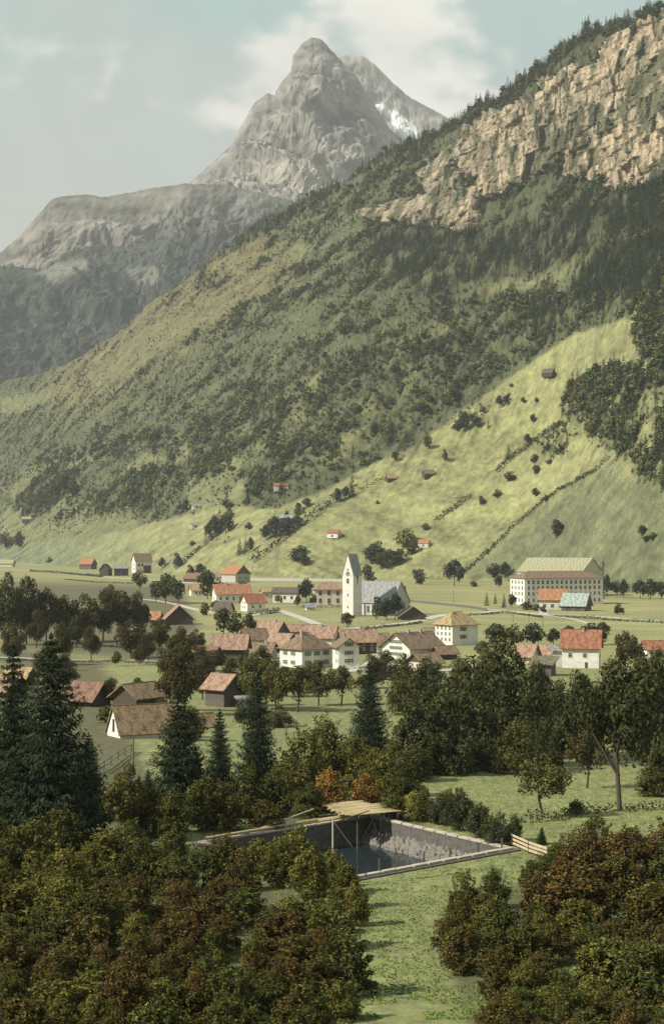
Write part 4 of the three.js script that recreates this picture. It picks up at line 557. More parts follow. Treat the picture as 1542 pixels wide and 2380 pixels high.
house('shed', 'low white annex left of the tall hipped house', 'shed', 1000, 1478, { turn: 30, w: 40, d: 26, h: 10, rh: 8, roof: M.pinkRoof });
house('barn', 'barn with large pale pink roof and dark timber walls', 'barn', 535, 1538, { turn: -8, w: 78, d: 52, h: 36, rh: 27, wall: M.wood, roof: M.pinkRoof, doors: [['f', 0.35, 14, 22, M.greyWood], ['f', 0.75, 10, 14, M.greyWood]] });
house('barn', 'barn with faded red roof and dark gable left of the pale pink roof', 'barn', 484, 1545, { turn: -32, w: 50, d: 42, h: 20, rh: 22, wall: M.wood, roof: M.rustRoof });
house('barn', 'tall dark timber barn with faded red roof behind the spruces', 'barn', 520, 1640, { turn: -40, w: 60, d: 62, h: 46, rh: 26, wall: M.greyWood, roof: M.pinkRoof, doors: [['r', 0.5, 14, 26, M.darkTrim]] });
house('shed', 'small white shed with flat roof beside the tall dark barn', 'shed', 570, 1656, { turn: 12, w: 26, d: 24, h: 30, rh: 5, type: 'shed', wall: M.white, roof: M.slate });
house('house', 'white house with bright red roof and balcony window at the right', 'house', 1350, 1551, { turn: -14, w: 84, d: 52, h: 52, rh: 34, over: 0.8, wall: M.white, roof: M.redRoof, chimney: [[0.1, 0.1, 0.4]], wins: [['f', [30], [0.22, 0.62], 8, 9], ['r', [28, 46], [0.35, 0.65], 5, 7]], doors: [['f', 0.66, 6, 14]] });
house('annex', 'pale greenish annex leaning on the left of the bright red-roofed house', 'shed', 1297, 1548, { turn: -14, w: 24, d: 40, h: 36, rh: 8, type: 'shed', wall: M.grey, roof: M.slate });
house('shed', 'dark timber shed with sloping green-brown roof by the red-roofed house', 'shed', 1262, 1570, { turn: -22, w: 46, d: 46, h: 26, rh: 16, type: 'shed', wall: M.greyWood, roof: M.greenRoof, doors: [['f', 0.5, 14, 18, M.darkTrim]] });
house('house', 'house with pale pink roof left of the dark timber shed', 'house', 1222, 1540, { turn: -30, w: 44, d: 40, h: 20, rh: 22, wall: M.cream, roof: M.pinkRoof });
house('house', 'small house with pink roof and dark gable behind the timber shed', 'house', 1268, 1534, { turn: -34, w: 36, d: 34, h: 18, rh: 16, wall: M.cream, gable: M.wood, roof: M.pinkRoof });
house('house', 'low white house with red roof at the right edge of the valley', 'house', 1530, 1527, { turn: 8, w: 70, d: 36, h: 22, rh: 15, roof: M.redRoof, wins: [['f', [11], cols(4, 0.14), 6, 7]] });
[['the large white hipped house', 708, 1550], ['the narrow white gable house', 803, 1556], ['the large brown-roofed chalet', 950, 1532], ['the tall tan-roofed house', 1062, 1500], ['the pale-pink-roofed barn', 535, 1540], ['the tall dark barn', 520, 1640], ['the bright red-roofed house', 1352, 1555], ['the dark timber shed', 1262, 1572], ['the low right-edge house', 1522, 1527]].forEach((m) => landmark(...m));
house('house', 'pale house with brown roof squeezed behind the pale pink barn roof', 'house', 590, 1502, { turn: 22, w: 50, d: 40, h: 20, rh: 20, wall: M.cream, roof: M.brownRoof, wins: [['f', [10], [0.3, 0.7], 5, 6]] });
house('house', 'low grey house with faded roof in front of the broad pink roof', 'house', 612, 1530, { turn: -22, w: 52, d: 40, h: 18, rh: 18, wall: M.grey, roof: M.brownRoof, chimney: [[0.3, 0.1, 0.6]], wins: [['f', [9], [0.25, 0.55, 0.85], 5, 6]] });
house('house', 'white house with pink roof just left of the large chalet', 'house', 880, 1512, { turn: 34, w: 44, d: 44, h: 20, rh: 19, roof: M.pinkRoof, wins: [['l', [10], [0.35, 0.65], 5, 6]] });
house('barn', 'dark barn with low brown roof between the two chalets and tall house', 'barn', 1032, 1532, { turn: 24, w: 44, d: 40, h: 16, rh: 14, wall: M.wood, roof: M.brownRoof });
house('house', 'small grey-roofed house left of the barn with faded red roof', 'house', 436, 1512, { turn: -16, w: 44, d: 36, h: 16, rh: 17, wall: M.cream, roof: M.oldRoof, wins: [['f', [8], [0.3, 0.7], 4, 5]] });
house('shed', 'tiny white shed among the gardens below the church', 'shed', 720, 1418, { turn: 10, w: 20, d: 16, h: 9, rh: 7, roof: M.slate });
house('house', 'low white house with tan roof left of the long orange-roofed house', 'house', 462, 1384, { turn: 14, w: 40, d: 30, h: 14, rh: 13, roof: M.tanRoof, wins: [['f', [7], [0.3, 0.7], 4, 5]] });
house('house', 'small pale house with dark roof in front of the long orange-roofed house', 'house', 520, 1428, { turn: -18, w: 34, d: 30, h: 14, rh: 14, wall: M.cream, roof: M.darkRoof });
// ---------- left and near buildings ----------
house('house', 'house with pale tan roof half hidden by the big left spruce', 'house', 45, 1592, { turn: -20, w: 56, d: 44, h: 22, rh: 18, wall: M.wood, roof: M.tanRoof });
house('house', 'house with faded pink roof at the left edge behind the big spruce', 'house', 14, 1622, { turn: -28, w: 78, d: 54, h: 24, rh: 24, wall: M.greyWood, roof: M.pinkRoof });
house('barn', 'barn with dull red-brown roof and dark gable right of the big left spruce', 'barn', 208, 1640, { turn: -34, w: 74, d: 62, h: 22, rh: 32, wall: M.wood, roof: M.rustRoof });
house('barn', 'wide dark barn with mossy brown roof behind the white-gabled cottage', 'barn', 322, 1644, { turn: 52, w: 90, d: 76, h: 30, rh: 25, wall: M.wood, roof: M.oldRoof, doors: [['r', 0.5, 16, 22]] });
house('cottage', 'cottage with white gable and long mossy brown roof', 'house', 336, 1712, { turn: 27, w: 150, d: 86, h: 16, rh: 56, over: 0.35, wall: M.white, roof: M.oldRoof, wins: [['l', [30], [0.5], 9, 26, { frame: M.darkTrim }]], chimney: [] });
house('shed', 'small white-gabled shed glimpsed between the middle spruces', 'shed', 468, 1690, { turn: 34, w: 40, d: 36, h: 12, rh: 18, wall: M.white, roof: M.oldRoof });
[['the white-gabled cottage', 330, 1715], ['the brick-red-roofed barn', 205, 1642]].forEach((m) => landmark(...m));
// ---------- huts on the mountainside ----------
for (const [x, y, w, d, h, rh, turn, wall, roof, label] of [
  [1275, 872, 26, 22, 6, 11, -30, M.wood, M.darkRoof, 'dark timber hut alone high on the bright meadow'],
  [907, 1118, 22, 16, 6, 8, 20, M.wood, M.tanRoof, 'small hut with tan roof at the end of the bluish bushes'],
  [994, 1110, 26, 18, 8, 9, 15, M.wood, M.brownRoof, 'brown-roofed hut in the middle of the meadow'],
  [651, 1140, 34, 20, 11, 6, 4, M.cream, M.redRoof, 'long hut with flat red roof among the trees on the slope'],
  [776, 1249, 26, 20, 9, 8, -20, M.white, M.redRoof, 'white hut with red roof on the meadow left of the church tower'],
  [985, 1271, 24, 18, 8, 8, -24, M.cream, M.orangeRoof, 'pale hut with orange roof beside the bush clump above the church'],
  [457, 1182, 20, 14, 7, 5, 10, M.white, M.slate, 'white hut among the bushes, higher of two on the left slope'],
  [455, 1226, 20, 14, 7, 5, 12, M.cream, M.slate, 'pale hut near the clump, lower of two on the left slope'],
  [66, 1214, 28, 16, 8, 6, 8, M.greyWood, M.paleRoof, 'grey hut with pale roof on the meadow at the far left'],
  [665, 1210, 30, 18, 8, 7, 6, M.greyWood, M.tealRoof, 'hut with pale greenish roof inside the dark bush clump']]) {
  const p = spot(x, y); house('hut', label, 'hut', x, y, { turn, w, d, h, rh, wall, roof, over: 0.5, p, doors: [['f', 0.5, 4, 5]] });
}
[['the lone dark hut', 1275, 870], ['the brown-roofed meadow hut', 994, 1110], ['the red flat-roofed hut', 650, 1138], ['the red-roofed white hut', 776, 1248], ['the orange-roofed hut', 985, 1270], ['the far-left grey hut', 66, 1213], ['the lower pale hut', 455, 1225]].forEach((m) => landmark(...m));
// ---------- poles ----------
for (const [x, y, h, label] of [[1191, 1461, 33, 'leftmost of three utility poles in the field below the factory'], [1228, 1462, 32, 'middle one of three utility poles in the field below the factory'], [1260, 1464, 33, 'rightmost of three utility poles in the field below the factory'], [1053, 1402, 32, 'thin utility pole below the single large tree at the meadow foot'], [310, 1800, 92, 'tall thin pole beside the fence below the white-gabled cottage'], [665, 1727, 46, 'thin pole on the small lawn right of the middle spruces']]) {
  const p = spot(x, y), k = -p.z / F, o = thing('utility_pole', label, 'pole', p); mesh('post', new THREE.CylinderGeometry(0.07 + 0.03 * k * 3, 0.10 + 0.04 * k * 3, h * k + 0.5, 8).translate(0, h * k / 2 - 0.25, 0), M.pole, o); mesh('insulator', mg([box(0.7, 0.09, 0.09, 0, h * k - 0.5, 0), box(0.09, 0.22, 0.09, -0.28, h * k - 0.35, 0.001), box(0.09, 0.22, 0.09, 0.28, h * k - 0.35, 0.001)]), M.pole, o);
}
// ---------- the walled pool ----------
const PV = ([x, D], y) => V(x, y, -D), STONE = std([0.125, 0.115, 0.10], { map: texture(256, 3, (u, v) => 0.72 + 0.5 * tileN(u, v, 8, 12, 4, 5) + 0.25 * tileN(u, v, 30, 40, 2, 2)) }), COPING = std([0.46, 0.40, 0.315], { map: plasterT });
{
  const c = V(2, POOL.rim, -151.5), o = thing('pool_basin', 'square stone-walled pool with pale coping sunk into the lawn', 'pool', c);
  const cen = [2, 151.5], names = ['A', 'B', 'C', 'N'];
  const out = (q, d) => { const v = [q[0] - cen[0], q[1] - cen[1]], l = Math.hypot(...v); return [q[0] + v[0] / l * d * 1.35, q[1] + v[1] / l * d * 1.35]; };
  const quad = (a, b, c2, d2, y0, y1) => { const ring = [PV(a, y0), PV(b, y0), PV(c2, y0), PV(d2, y0)].map((v) => v.sub(c)); const n = ring[1].clone().sub(ring[0]).cross(ring[2].clone().sub(ring[0])); if (n.y < 0) ring.reverse(); return prism(ring, y1 - y0, V(0, 1, 0)); };
  names.forEach((n, i) => {
    const a = POOL[n], b = POOL[names[(i + 1) % 4]], A2 = out(a, 0.95), B2 = out(b, 0.95);
    mesh('wall', quad(a, b, B2, A2, 7.4, 12 - 0.02), STONE, o);
    const wide = i === 1 ? 0.55 : 0.5, r = rng(600 + i), L = Math.hypot(b[0] - a[0], b[1] - a[1]), N = Math.round(L / 1.7);
    const ai = out(a, -0.06), bi = out(b, -0.06), ao = out(a, wide), bo = out(b, wide), lp = (p, q, t) => [lerp(p[0], q[0], t), lerp(p[1], q[1], t)];
    for (let k = 0; k < N; k++) { const t0 = k / N + 0.004, t1 = (k + 1) / N - 0.004; mesh('coping_stone', quad(lp(ai, bi, t0), lp(ai, bi, t1), lp(ao, bo, t1), lp(ao, bo, t0), 12, 12.14 + 0.03 * r()), COPING, o); }
  });
  // rubble bank along the inside of the right-hand wall
  const P = [], I = [], nu = 150, nv = 30; for (let i = 0; i <= nu; i++) for (let j = 0; j <= nv; j++) { const t = i / nu, s = j / nv, a = [lerp(POOL.B[0], POOL.C[0], t), lerp(POOL.B[1], POOL.C[1], t)], wv = 1.6 + 2.2 * t + 0.7 * noise(t * 9, 4), x = a[0] - 0.74 * s * wv, D = a[1] - 0.62 * s * wv; P.push(x - c.x, lerp(10.75, 8.9, s) + 0.34 * noise(x * 2.1, D * 2.1) + 0.42 * noise(x * 4.6, D * 4.6) - c.y, -D - c.z); }
  for (let i = 0; i < nu; i++) for (let j = 0; j < nv; j++) { const k = i * (nv + 1) + j; I.push(k, k + 1, k + nv + 1, k + 1, k + nv + 2, k + nv + 1); }
  const g = new THREE.BufferGeometry(); g.setAttribute('position', new THREE.Float32BufferAttribute(P, 3)); g.setIndex(I); g.computeVertexNormals(); mesh('rubble_bank', g, std([0.17, 0.158, 0.135], { flatShading: true }), o);
  const w = structure('pool_water', quad(POOL.A, POOL.B, POOL.C, POOL.N, 9.45, 9.6), new THREE.MeshPhysicalMaterial({ color: new THREE.Color().setRGB(0.018, 0.028, 0.030), roughness: 0.09, specularIntensity: 0.5 })); w.position.copy(c);
  landmark('the walled pool', 900, 1985);
}
{ // timber deck on posts at the back corner
  const c = V(3.2, 12.95, -166.2), r = rng(88), o = thing('timber_deck', 'weathered pale plank deck on thin posts over the back corner of the pool', 'deck', c, 0.5), B = M.paleWood;
  for (let i = 0; i < 28; i++) { const w = 0.26, z = -4.6 + i * 0.275, l = 5.4 + r() * 0.9 - (i < 9 ? 1.4 : 0), p = mesh('plank', box(l, 0.06, w), B, o); p.position.set((r() - 0.5) * 0.7 - 0.02 * i, 0.02 * r(), z); p.rotation.set((r() - 0.5) * 0.03, (r() - 0.5) * 0.05, (r() - 0.5) * 0.02); }
  for (const x of [-2.3, 2.3]) { const b = mesh('beam', box(0.16, 0.18, 6.2), M.greyWood, o); b.position.set(x, -0.15, 0); }
  for (const [x, z] of [[-2.3, 2.7], [2.3, 2.7], [0.2, 2.9], [-2.3, -0.4], [2.3, -0.4], [1.2, 2.8]]) { const p = mesh('post', new THREE.CylinderGeometry(0.07, 0.08, 3.7, 8), M.pole, o); p.position.set(x, -2.08, z); }
  for (const s of [-1, 1]) { const g = mesh('brace', limb(V(s * 2.3, -3.2, 2.72), V(s * 0.4, -0.3, 2.8), 0.05, 0.05, 6), M.pole, o); }
  const lo = thing('plank_walkway', 'low pale plank walkway along the left back wall by the deck', 'walkway', V(-1.2, 12.25, -163.8), 0.75);
  for (let i = 0; i < 4; i++) { const p = mesh('plank', box(6.2, 0.07, 0.26), B, lo); p.position.set(r() * 0.3, 0.02 * r(), -0.42 + i * 0.28); }
}
for (const [a, b, t, label] of [[[477, 1949], [736, 1906], 0.075, 'long pale timber rail along the left back wall of the pool'], [[477, 1962], [640, 1934], 0.06, 'shorter pale timber rail below the long rail at the pool left']]) {
  const A = at(...a, 153), Bp = at(...b, 163), m = A.clone().lerp(Bp, 0.5), o = thing('timber_rail', label, 'rail', m); mesh('rail', limb(A.clone().sub(m), Bp.clone().sub(m), t * 2, t * 2, 6), M.paleWood, o);
  for (let i = 0; i < 4; i++) { const p = A.clone().lerp(Bp, 0.06 + i * 0.29); mesh('support', limb(V(p.x, 11.9, p.z).sub(m), p.clone().sub(m), 0.07, 0.07, 6), M.greyWood, o); }
}
{ const A = at(560, 1942, 156), B = at(728, 1880, 164), m = A.clone(), o = thing('leaning_pole', 'long thin pale pole slanting up over the left pool wall', 'pole', m); mesh('shaft', limb(V(0, 0, 0), B.clone().sub(m), 0.075, 0.05, 8), std([0.55, 0.47, 0.36]), o); mesh('prop', limb(V(0, -0.8, 0), V(0, 0.02, 0), 0.06, 0.06, 6), M.greyWood, o); const e = at(640, 1912.5, 160); mesh('prop', limb(V(e.x, 12, e.z).sub(m), e.clone().sub(m), 0.06, 0.06, 6), M.greyWood, o); }
{ const D = 150, top = at(773, 1905, D), o = thing('mast_pole', 'tall pale upright pole with slanting stay standing in the pool', 'pole', V(top.x, 9.0, -D)), h = top.y - 9; mesh('post', new THREE.CylinderGeometry(0.08, 0.1, h, 10).translate(0, h / 2, 0), std([0.42, 0.37, 0.30]), o); mesh('stay', limb(V(0, h - 0.1, 0), V(1.75, h - 2.4, 0.2), 0.045, 0.045, 6), M.greyWood, o); mesh('arm', limb(V(0, h - 0.3, 0), V(3.4, h - 0.35, -7), 0.06, 0.05, 6), M.greyWood, o); }
function fence(name, label, posts, h, rails, m, postM, th = 0.09, rh = 0.19) {
  const c = posts[0], o = thing(name, label, 'fence', c);
  posts.forEach((p, i) => { const q = p.clone().sub(c); mesh('post', box(0.15, h + 0.5, 0.15, 0, h / 2 - 0.2, 0), postM, o).position.copy(q); if (i) { const a = posts[i - 1].clone().sub(c), L = a.distanceTo(q), ang = -Math.atan2(q.z - a.z, q.x - a.x); for (const y of rails) { const g = mesh('rail', box(L - 0.16, rh, th * 0.7), m, o); g.position.copy(a).lerp(q, 0.5); g.position.y += y * h; g.rotation.set(0, ang, Math.asin(clamp((q.y - a.y) / L, -1, 1))); } } });
  return o;
}
fence('plank_fence', 'pale plank fence with three rails at the right corner of the pool', gp([[1186, 1966], [1228, 1985], [1272, 2001]]), 1.15, [0.3, 0.6, 0.9], std([0.62, 0.50, 0.33], { map: woodT }), M.greyWood);
fence('rail_fence', 'thin two-railed fence climbing the bank below the white-gabled cottage', gp([[226, 1800], [242, 1790], [258, 1779], [275, 1766], [290, 1756], [306, 1748]]), 1.25, [0.5, 0.92], std([0.30, 0.27, 0.19]), M.pole, 0.07);
fence('wire_fence', 'row of thin dark posts with wire along the front edge of the pool', [[880, 2026], [925, 2018], [985, 2008], [1045, 1999], [1110, 1986], [1165, 1976]].map((q) => ground(...q)), 1.05, [0.5, 0.9], M.iron, M.pole, 0.02, 0.02);
landmark('the pale plank fence', 1230, 1985);

// ---------- trees and bushes of the mountainside ----------
const SL = 'trees scattered on the bright meadow', slopeTrees = `far blue 1161 947 30 22|far blue 1178 945 28 24|far blue 1079 1004 46 42|far blue 1104 990 34 30|bush blue 1060 1000 24 30|spruceFar conifer 1134 996 20 10|far mid 992 1044 36 26|bush dark 1215 936 15 18|bush dark 1246 934 12 14|far dark 1238 986 22 18|bush dark 1124 958 14 16|bush dark 1186 900 9 14|far blue 917 1072 22 24|far mid 1031 1072 30 20|spruceFar conifer 1181 1066 32 20|far dark 1226 1033 26 24|bush blue 1272 1048 18 26|bush blue 1241 1076 20 32|bush dark 1241 1105 24 36|bush dark 1183 1120 24 38|bush dark 1276 1077 12 16|far dark 1302 1058 26 20|bush dark 1153 1155 18 26|far dark 1117 1175 24 22|far dark 1244 1154 22 20|bush dark 1268 1167 16 22|far blue 1291 1252 46 42|far dark 1490 1246 26 28|far dark 1514 1258 22 24|bush mid 988 1230 16 24|spruceFar conifer 818 1152 50 22|far blue 782 1170 36 28|far blue 803 1160 30 24|far dark 880 1300 44 46|far dark 861 1312 42 44|far dark 905 1318 44 50|far dark 928 1310 38 40|far dark 885 1325 40 50|bush lit 945 1270 44 66|bush mid 960 1290 30 36|far blue 1055 1362 64 54|bush blue 975 1358 36 40|bush dark 962 1338 16 20|far blue 1146 1350 36 36|far blue 1172 1348 38 34|bush mid 1098 1364 14 24|far dark 1160 1366 30 32|bush dark 877 1170 10 10|far dark 15 1278 44 34|far dark 45 1280 46 30|far dark 150 1150 52 44|far dark 130 1165 44 40|far dark 168 1158 40 36|far dark 98 1180 42 34|far blue 500 1250 52 44|far blue 524 1242 46 40|far dark 486 1250 36 34|far blue 640 1252 52 48|far blue 664 1244 46 44|far dark 618 1256 38 32|far blue 690 1226 30 32|bush dark 578 1232 18 24|spruceFar conifer 556 1288 38 20|spruceFar conifer 570 1286 36 20|far dark 582 1284 36 20|bush blue 686 1304 30 44|bush blue 702 1312 26 40|bush dark 700 1290 22 38|far blue 410 1322 40 34|far blue 375 1320 26 24|far dark 424 1330 34 30|bush dark 447 1270 12 20|bush blue 436 1188 26 30|far blue 530 1186 28 28|far dark 712 1178 22 26|far dark 812 1360 10 10|bush mid 115 1310 14 18|far dark 1500 1262 18 22|bush dark 1130 1290 8 10|spruceFar conifer 1130 1408 32 18|spruceFar conifer 1170 1412 34 16|far dark 1187 1412 32 34|far dark 1410 1388 52 30|far dark 1432 1382 34 36|far dark 1448 1390 44 30|far blue 1486 1392 46 40|far blue 1510 1392 48 44|far dark 1535 1392 40 40|bush dark 1436 1428 26 30|spruceFar conifer 1150 1404 26 14|bush dark 1222 1418 20 36|bush dark 1262 1424 16 22|bush dark 1244 1420 16 26`;
const rows = (s, g) => s.split('|').map((q) => { const [kind, tone, ...n] = q.split(' '); const [x, y, h, w] = n.map(Number); return plant(kind, tone, x, y, h, w, g); });
rows(slopeTrees, SL);
// ---------- trees in and around the village ----------
rows(`far dark 325 1368 44 38|far dark 385 1402 68 66|far dark 414 1404 56 50|far dark 362 1398 50 46|far dark 482 1392 66 60|far dark 506 1400 52 46|far blue 712 1400 56 42|bush mid 728 1408 30 26|far lit 645 1402 20 26|far mid 806 1458 34 44|far blue 874 1440 56 46|far blue 898 1444 54 48|far blue 918 1440 64 40|far blue 930 1390 34 28|far dark 520 1476 62 58|far dark 552 1480 58 56|far dark 580 1472 46 40|bush lit 905 1384 18 34|bush mid 850 1352 40 40|far blue 465 1346 36 34|far dark 560 1376 26 34|bush dark 500 1424 28 44|bush dark 530 1426 22 40|bush dark 475 1430 30 30|far mid 690 1410 24 22|far dark 440 1345 34 30|far dark 650 1396 30 36`, 'trees among the houses of the village');
rows(`broad dark 20 1500 170 84|broad dark 62 1498 160 78|broad brown 108 1496 130 76|broad dark 150 1494 110 80|broad brown 196 1492 112 84|broad dark 240 1490 118 80|broad brown 284 1488 116 84|broad dark 322 1486 112 66|broad dark 258 1420 62 54|broad brown 85 1506 90 70|broad brown 30 1552 96 74|broad brown 212 1537 82 58|broad brown 304 1530 92 86|broad brown 345 1536 66 56|far mid 270 1548 34 30|broad brown 145 1546 100 60|broad brown 325 1546 50 44|broad dark 178 1504 74 60|broad brown 372 1520 84 70|broad brown 420 1530 74 70|broad brown 455 1522 60 60`, 'dark trees of the grove and orchard at the left');
rows(`broad brown 428 1660 170 104|broad brown 395 1650 120 80|broad olive 592 1648 130 100|broad olive 640 1652 118 94|broad brown 560 1640 116 84|apple olive 690 1655 108 112|broad brown 740 1640 100 90|apple olive 792 1640 92 86|broad olive 664 1620 70 84|broad olive 620 1600 70 80|bush lit 770 1600 26 60|broad brown 470 1625 90 80|broad dark 250 1640 60 54|far mid 258 1605 30 34|far mid 320 1600 26 34|broad brown 455 1560 60 76|broad brown 500 1560 50 60|bush mid 250 1680 40 60`, 'brownish trees between the spruces and the village');
rows(`mass brown 400 1570 90 80|mass dark 470 1580 80 80|mass brown 540 1600 70 80|mass brown 610 1560 60 70|mass dark 580 1680 80 80|mass brown 380 1700 80 80|mass brown 445 1720 80 90|mass brown 650 1690 50 80|mass olive 720 1600 60 70|mass dark 150 1590 70 70|mass brown 110 1560 70 80|mass brown 860 1600 80 90|mass dark 895 1580 70 80`, 'brownish trees between the spruces and the village');
rows(`far dark 1150 1512 62 66|far dark 1195 1506 56 50|far blue 1240 1506 58 60|far dark 1285 1500 40 44|far dark 1372 1500 54 56|far dark 1400 1498 52 46|broad brown 1452 1562 96 68|far mid 1120 1530 40 44|bush dark 1500 1520 20 50|far dark 1478 1545 50 50|far blue 1320 1490 36 40`, 'dark trees around the bright red-roofed house');
// big dark trees right of the middle
rows(`mass dark 935 1650 130 100|mass olive 940 1660 120 100|mass dark 990 1700 170 130|mass dark 1170 1760 290 190|mass dark 1090 1780 250 170|mass dark 1230 1780 220 150|mass dark 1030 1800 200 150|mass olive 1130 1650 140 130|mass dark 960 1800 170 140|mass dark 1010 1640 100 100|mass dark 1280 1740 130 90|mass olive 1060 1620 90 100|mass olive 1200 1800 130 120|mass dark 1265 1790 120 90`, 'big dark trees clustered right of the middle spruce');
rows(`shrub dark 915 1810 84 100|shrub dark 960 1815 84 110|shrub dark 1010 1800 80 110|shrub dark 1060 1796 70 110|shrub dark 1110 1790 66 110|shrub dark 1160 1784 70 110|shrub dark 1210 1774 70 110|shrub dark 1262 1762 70 100|shrub dark 940 1850 80 100|shrub olive 870 1830 90 110|shrub dark 1300 1750 50 80|mass dark 1120 1720 190 140|mass dark 1250 1730 190 130|shrub olive 850 1815 80 110|mass dark 1050 1740 170 140`, 'dark growth under the big trees right of the middle');
rows(`mass dark 1490 1780 230 150|mass dark 1355 1760 190 140|mass dark 1420 1690 150 160|mass dark 1300 1700 120 110|mass dark 1535 1700 170 120`, 'dark trees behind the forked tree');
rows(`high dark 1440 1884 352 250|mass dark 1530 1800 290 150|broad dark 1340 1770 210 130|apple brown 1362 1832 136 120|apple olive 1263 1900 146 150|broad dark 1545 1850 130 90|broad dark 1490 1700 180 130|broad dark 1420 1720 160 150`, 'spreading trees on the meadow at the right');
// spruces
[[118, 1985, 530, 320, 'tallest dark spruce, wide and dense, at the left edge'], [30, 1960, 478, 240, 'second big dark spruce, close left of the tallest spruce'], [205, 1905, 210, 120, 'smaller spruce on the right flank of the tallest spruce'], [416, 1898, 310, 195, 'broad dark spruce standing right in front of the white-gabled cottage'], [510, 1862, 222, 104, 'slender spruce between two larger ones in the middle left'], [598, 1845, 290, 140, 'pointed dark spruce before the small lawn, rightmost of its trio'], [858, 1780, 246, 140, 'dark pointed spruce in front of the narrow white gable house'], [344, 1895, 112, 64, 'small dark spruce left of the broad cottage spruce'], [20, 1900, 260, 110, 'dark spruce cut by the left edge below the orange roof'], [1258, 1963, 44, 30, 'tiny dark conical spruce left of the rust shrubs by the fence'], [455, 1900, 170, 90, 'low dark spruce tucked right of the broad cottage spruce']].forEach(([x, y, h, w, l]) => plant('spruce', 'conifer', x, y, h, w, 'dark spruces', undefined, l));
landmark('the tallest left spruce', 128, 1950); landmark('the broad cottage spruce', 416, 1890); landmark('the pointed lawn spruce', 598, 1838); landmark('the dark middle spruce', 858, 1770); landmark('the forked tree', 1440, 1884); landmark('the small fruit tree', 1263, 1900);
// ---------- bushes and shrubs near the pool ----------
rows(`shrub olive 700 1850 150 140|shrub olive 755 1820 150 130|shrub olive 670 1880 120 130|shrub orange 765 1890 100 96|shrub olive 830 1862 96 110|shrub orange 850 1882 84 84|shrub dark 640 1900 110 120|shrub olive 900 1850 100 110|shrub dark 930 1870 110 110|shrub olive 820 1800 90 110|shrub dark 720 1900 80 90|shrub mid 915 1905 60 70|shrub dark 580 1900 120 130|shrub brown 520 1930 110 120|shrub brown 610 1930 70 110|shrub dark 470 1930 120 120|shrub brown 300 1870 90 110|shrub olive 280 1910 100 120|shrub brown 340 1940 110 120|shrub dark 400 1950 110 120`, 'shrubs behind the pool');
rows(`shrub mid 985 1908 74 84|shrub blue 1022 1915 66 76|shrub blue 1066 1930 96 80|shrub blue 1112 1945 76 76|shrub blue 1160 1965 74 70|shrub blue 1192 1955 60 56|shrub mid 1040 1895 60 70|shrub lit 960 1890 50 60|shrub dark 1140 1955 60 60|shrub blue 1090 1920 60 60`, 'bluish bushes along the right wall of the pool');
hedge('hedge', 'long dark hedge across the meadow under the forked tree', 'hedge', gp([[1195, 1912], [1225, 1912], [1262, 1909], [1300, 1906], [1339, 1892], [1375, 1890], [1406, 1888], [1470, 1886], [1560, 1880]]), 1.25, 1.5, 'dark', 0.15, 51, 34);
plant('shrub', 'dark', 1338, 1892, 34, 44, 'bluish bushes along the right wall of the pool', undefined, 'round dark bush on the hedge under the forked tree');
rows(`shrub dark 1520 1850 70 110|bush dark 1190 1790 24 60|bush dark 1150 1795 20 60|bush dark 960 1860 40 70`, 'low bushes at the edge of the right meadow');
// ---------- grass tufts of the near lawns ----------
{
  const r = rng(909), blades = []; for (let i = 0; i < 9; i++) { const a = r() * 6.28, d = V(Math.cos(a), 0, Math.sin(a)); blades.push([V(d.x * 0.25 * r(), 0.35 + 0.2 * r(), d.z * 0.25 * r()), d.clone().add(V(0, 0.5, 0)), 0.5, [0.7 + 0.6 * r(), 0.75 + 0.6 * r(), 0.7], 0.16, V(d.x * 0.4, 1, d.z * 0.4)]); }
  const ms = [], m = new THREE.Matrix4(), q = new THREE.Quaternion(), up = V(0, 1, 0);
  for (let i = 0; i < 130000; i++) { const D = 78 + 150 * Math.pow(r(), 1.4), x = (r() - 0.42) * 0.42 * D * 1.05; if (poolD(x, D) < 1.1 || noise(x / 4, D / 5, 3) + 0.5 * noise(x / 1.3, D / 1.5, 6) < -0.35) continue; const h = 0.05 + 0.11 * r() * r(); ms.push([m.compose(V(x, groundH(x, D) - 0.02, -D), q.setFromAxisAngle(up, r() * 6.28), V(h * 2.2, h, h * 2.2)).clone(), 0.7 + 0.6 * r()]); }
  const im = shade(new THREE.InstancedMesh(leafGeo(blades), leafM([0.165, 0.168, 0.070]), ms.length)); ms.forEach(([a, t], k) => { im.setMatrixAt(k, a); im.setColorAt(k, new THREE.Color(t * (0.9 + 0.3 * noise(k, 3)), t, t)); }); im.name = 'grass'; im.userData.kind = 'stuff'; tag(im, 'short tufted grass on the lawns around the pool', 'grass'); scene.add(im);
}
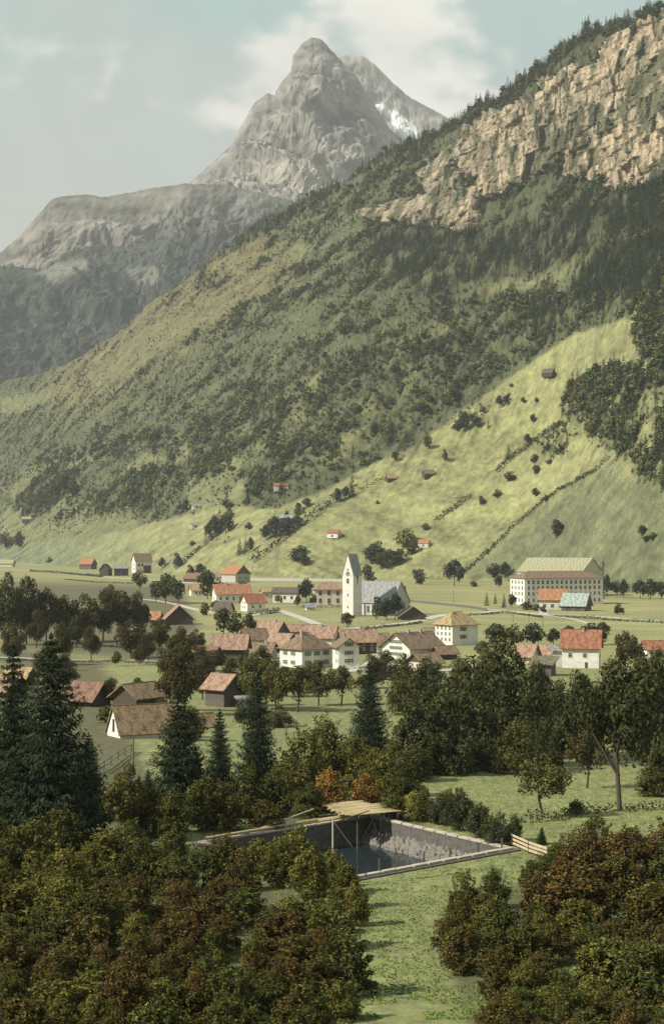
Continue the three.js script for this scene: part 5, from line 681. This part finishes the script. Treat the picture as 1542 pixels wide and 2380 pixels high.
// ---------- the tangle of shrubs at the front ----------
{
  const r = rng(2024), LAWN = [[820, 2050], [1010, 2000], [1180, 1970], [1240, 1990], [1215, 2030], [1090, 2075], [1010, 2105], [980, 2150], [970, 2200], [1010, 2260], [1060, 2460], [820, 2460], [870, 2300], [890, 2200], [890, 2120], [840, 2080]], spots = [];
  for (let y = 2000; y < 2560; y += 40) for (let x = -30; x < 1600; x += 84) { const px = x + (r() - 0.5) * 70 + ((y / 40) % 2) * 42, py = y + (r() - 0.5) * 34; spots.push([px, py]); }
  const tones = (x, y) => x < 520 ? (y < 2080 ? ['dark', 'dark', 'olive', 'mid'] : ['brown', 'rust', 'dark', 'olive', 'dark', 'brown']) : x < 760 ? ['rust', 'brown', 'olive', 'dark', 'dark'] : x < 960 ? ['olive', 'mid', 'olive', 'dark'] : x < 1200 ? ['dark', 'brown', 'dark', 'olive', 'brown'] : ['rust', 'dark', 'brown', 'dark', 'olive'];
  for (const [x, y] of spots) {
    const h = (66 + 84 * r() * r()) * (y > 2200 ? 1.15 : 1), w = h * (1.05 + 0.6 * r()), tt = tones(x, y), tone = tt[Math.floor(r() * tt.length)];
    if (inPoly(LAWN, x, y) || inPoly(LAWN, x - w * 0.35, y) || inPoly(LAWN, x + w * 0.35, y) || inPoly(LAWN, x, y - h * 0.8)) continue;
    if (x < 430 && y < 1995) continue; const pool = [[440, 1930], [740, 1890], [1200, 1960], [850, 2045], [800, 2060], [600, 2010]]; if (inPoly(pool, x, y - h * 0.9) || inPoly(pool, x - w * 0.4, y - h * 0.6) || inPoly(pool, x + w * 0.4, y - h * 0.6) || (x > 430 && x < 1190 && y < 2040)) continue;
    { const kd = r() < 0.4 ? 'sapling' : 'shrub', ar = x < 430 ? 'at the lower left' : x < 960 ? 'in front of the pool' : 'right of the front lawn'; plant(kd, tone, x, y, h, w, `${WORD[tone]} ${FORM[kd][1]}s of the tangle ${ar}`, undefined, `${WORD[tone]} ${FORM[kd][1]} in the dense tangle ${ar}`); }
  }
  rows(`shrub olive 690 2050 124 140|sapling olive 600 2045 96 120|sapling olive 770 2075 100 100|sapling brown 520 2030 90 110|shrub olive 650 2060 112 120|shrub olive 720 2085 110 120|shrub brown 560 2070 96 110|shrub mid 800 2110 104 110|shrub olive 790 2060 50 60|shrub olive 825 2150 90 90|shrub dark 1080 2140 110 110|shrub dark 1150 2110 90 90|shrub rust 1360 2080 150 150|shrub rust 1460 2060 130 150|shrub dark 1260 2080 90 100|shrub rust 1310 2040 70 70|shrub brown 1070 2190 110 90`, 'tangled shrubs along the front of the view');
}
wordLabels();
renderer.render(scene, camera);
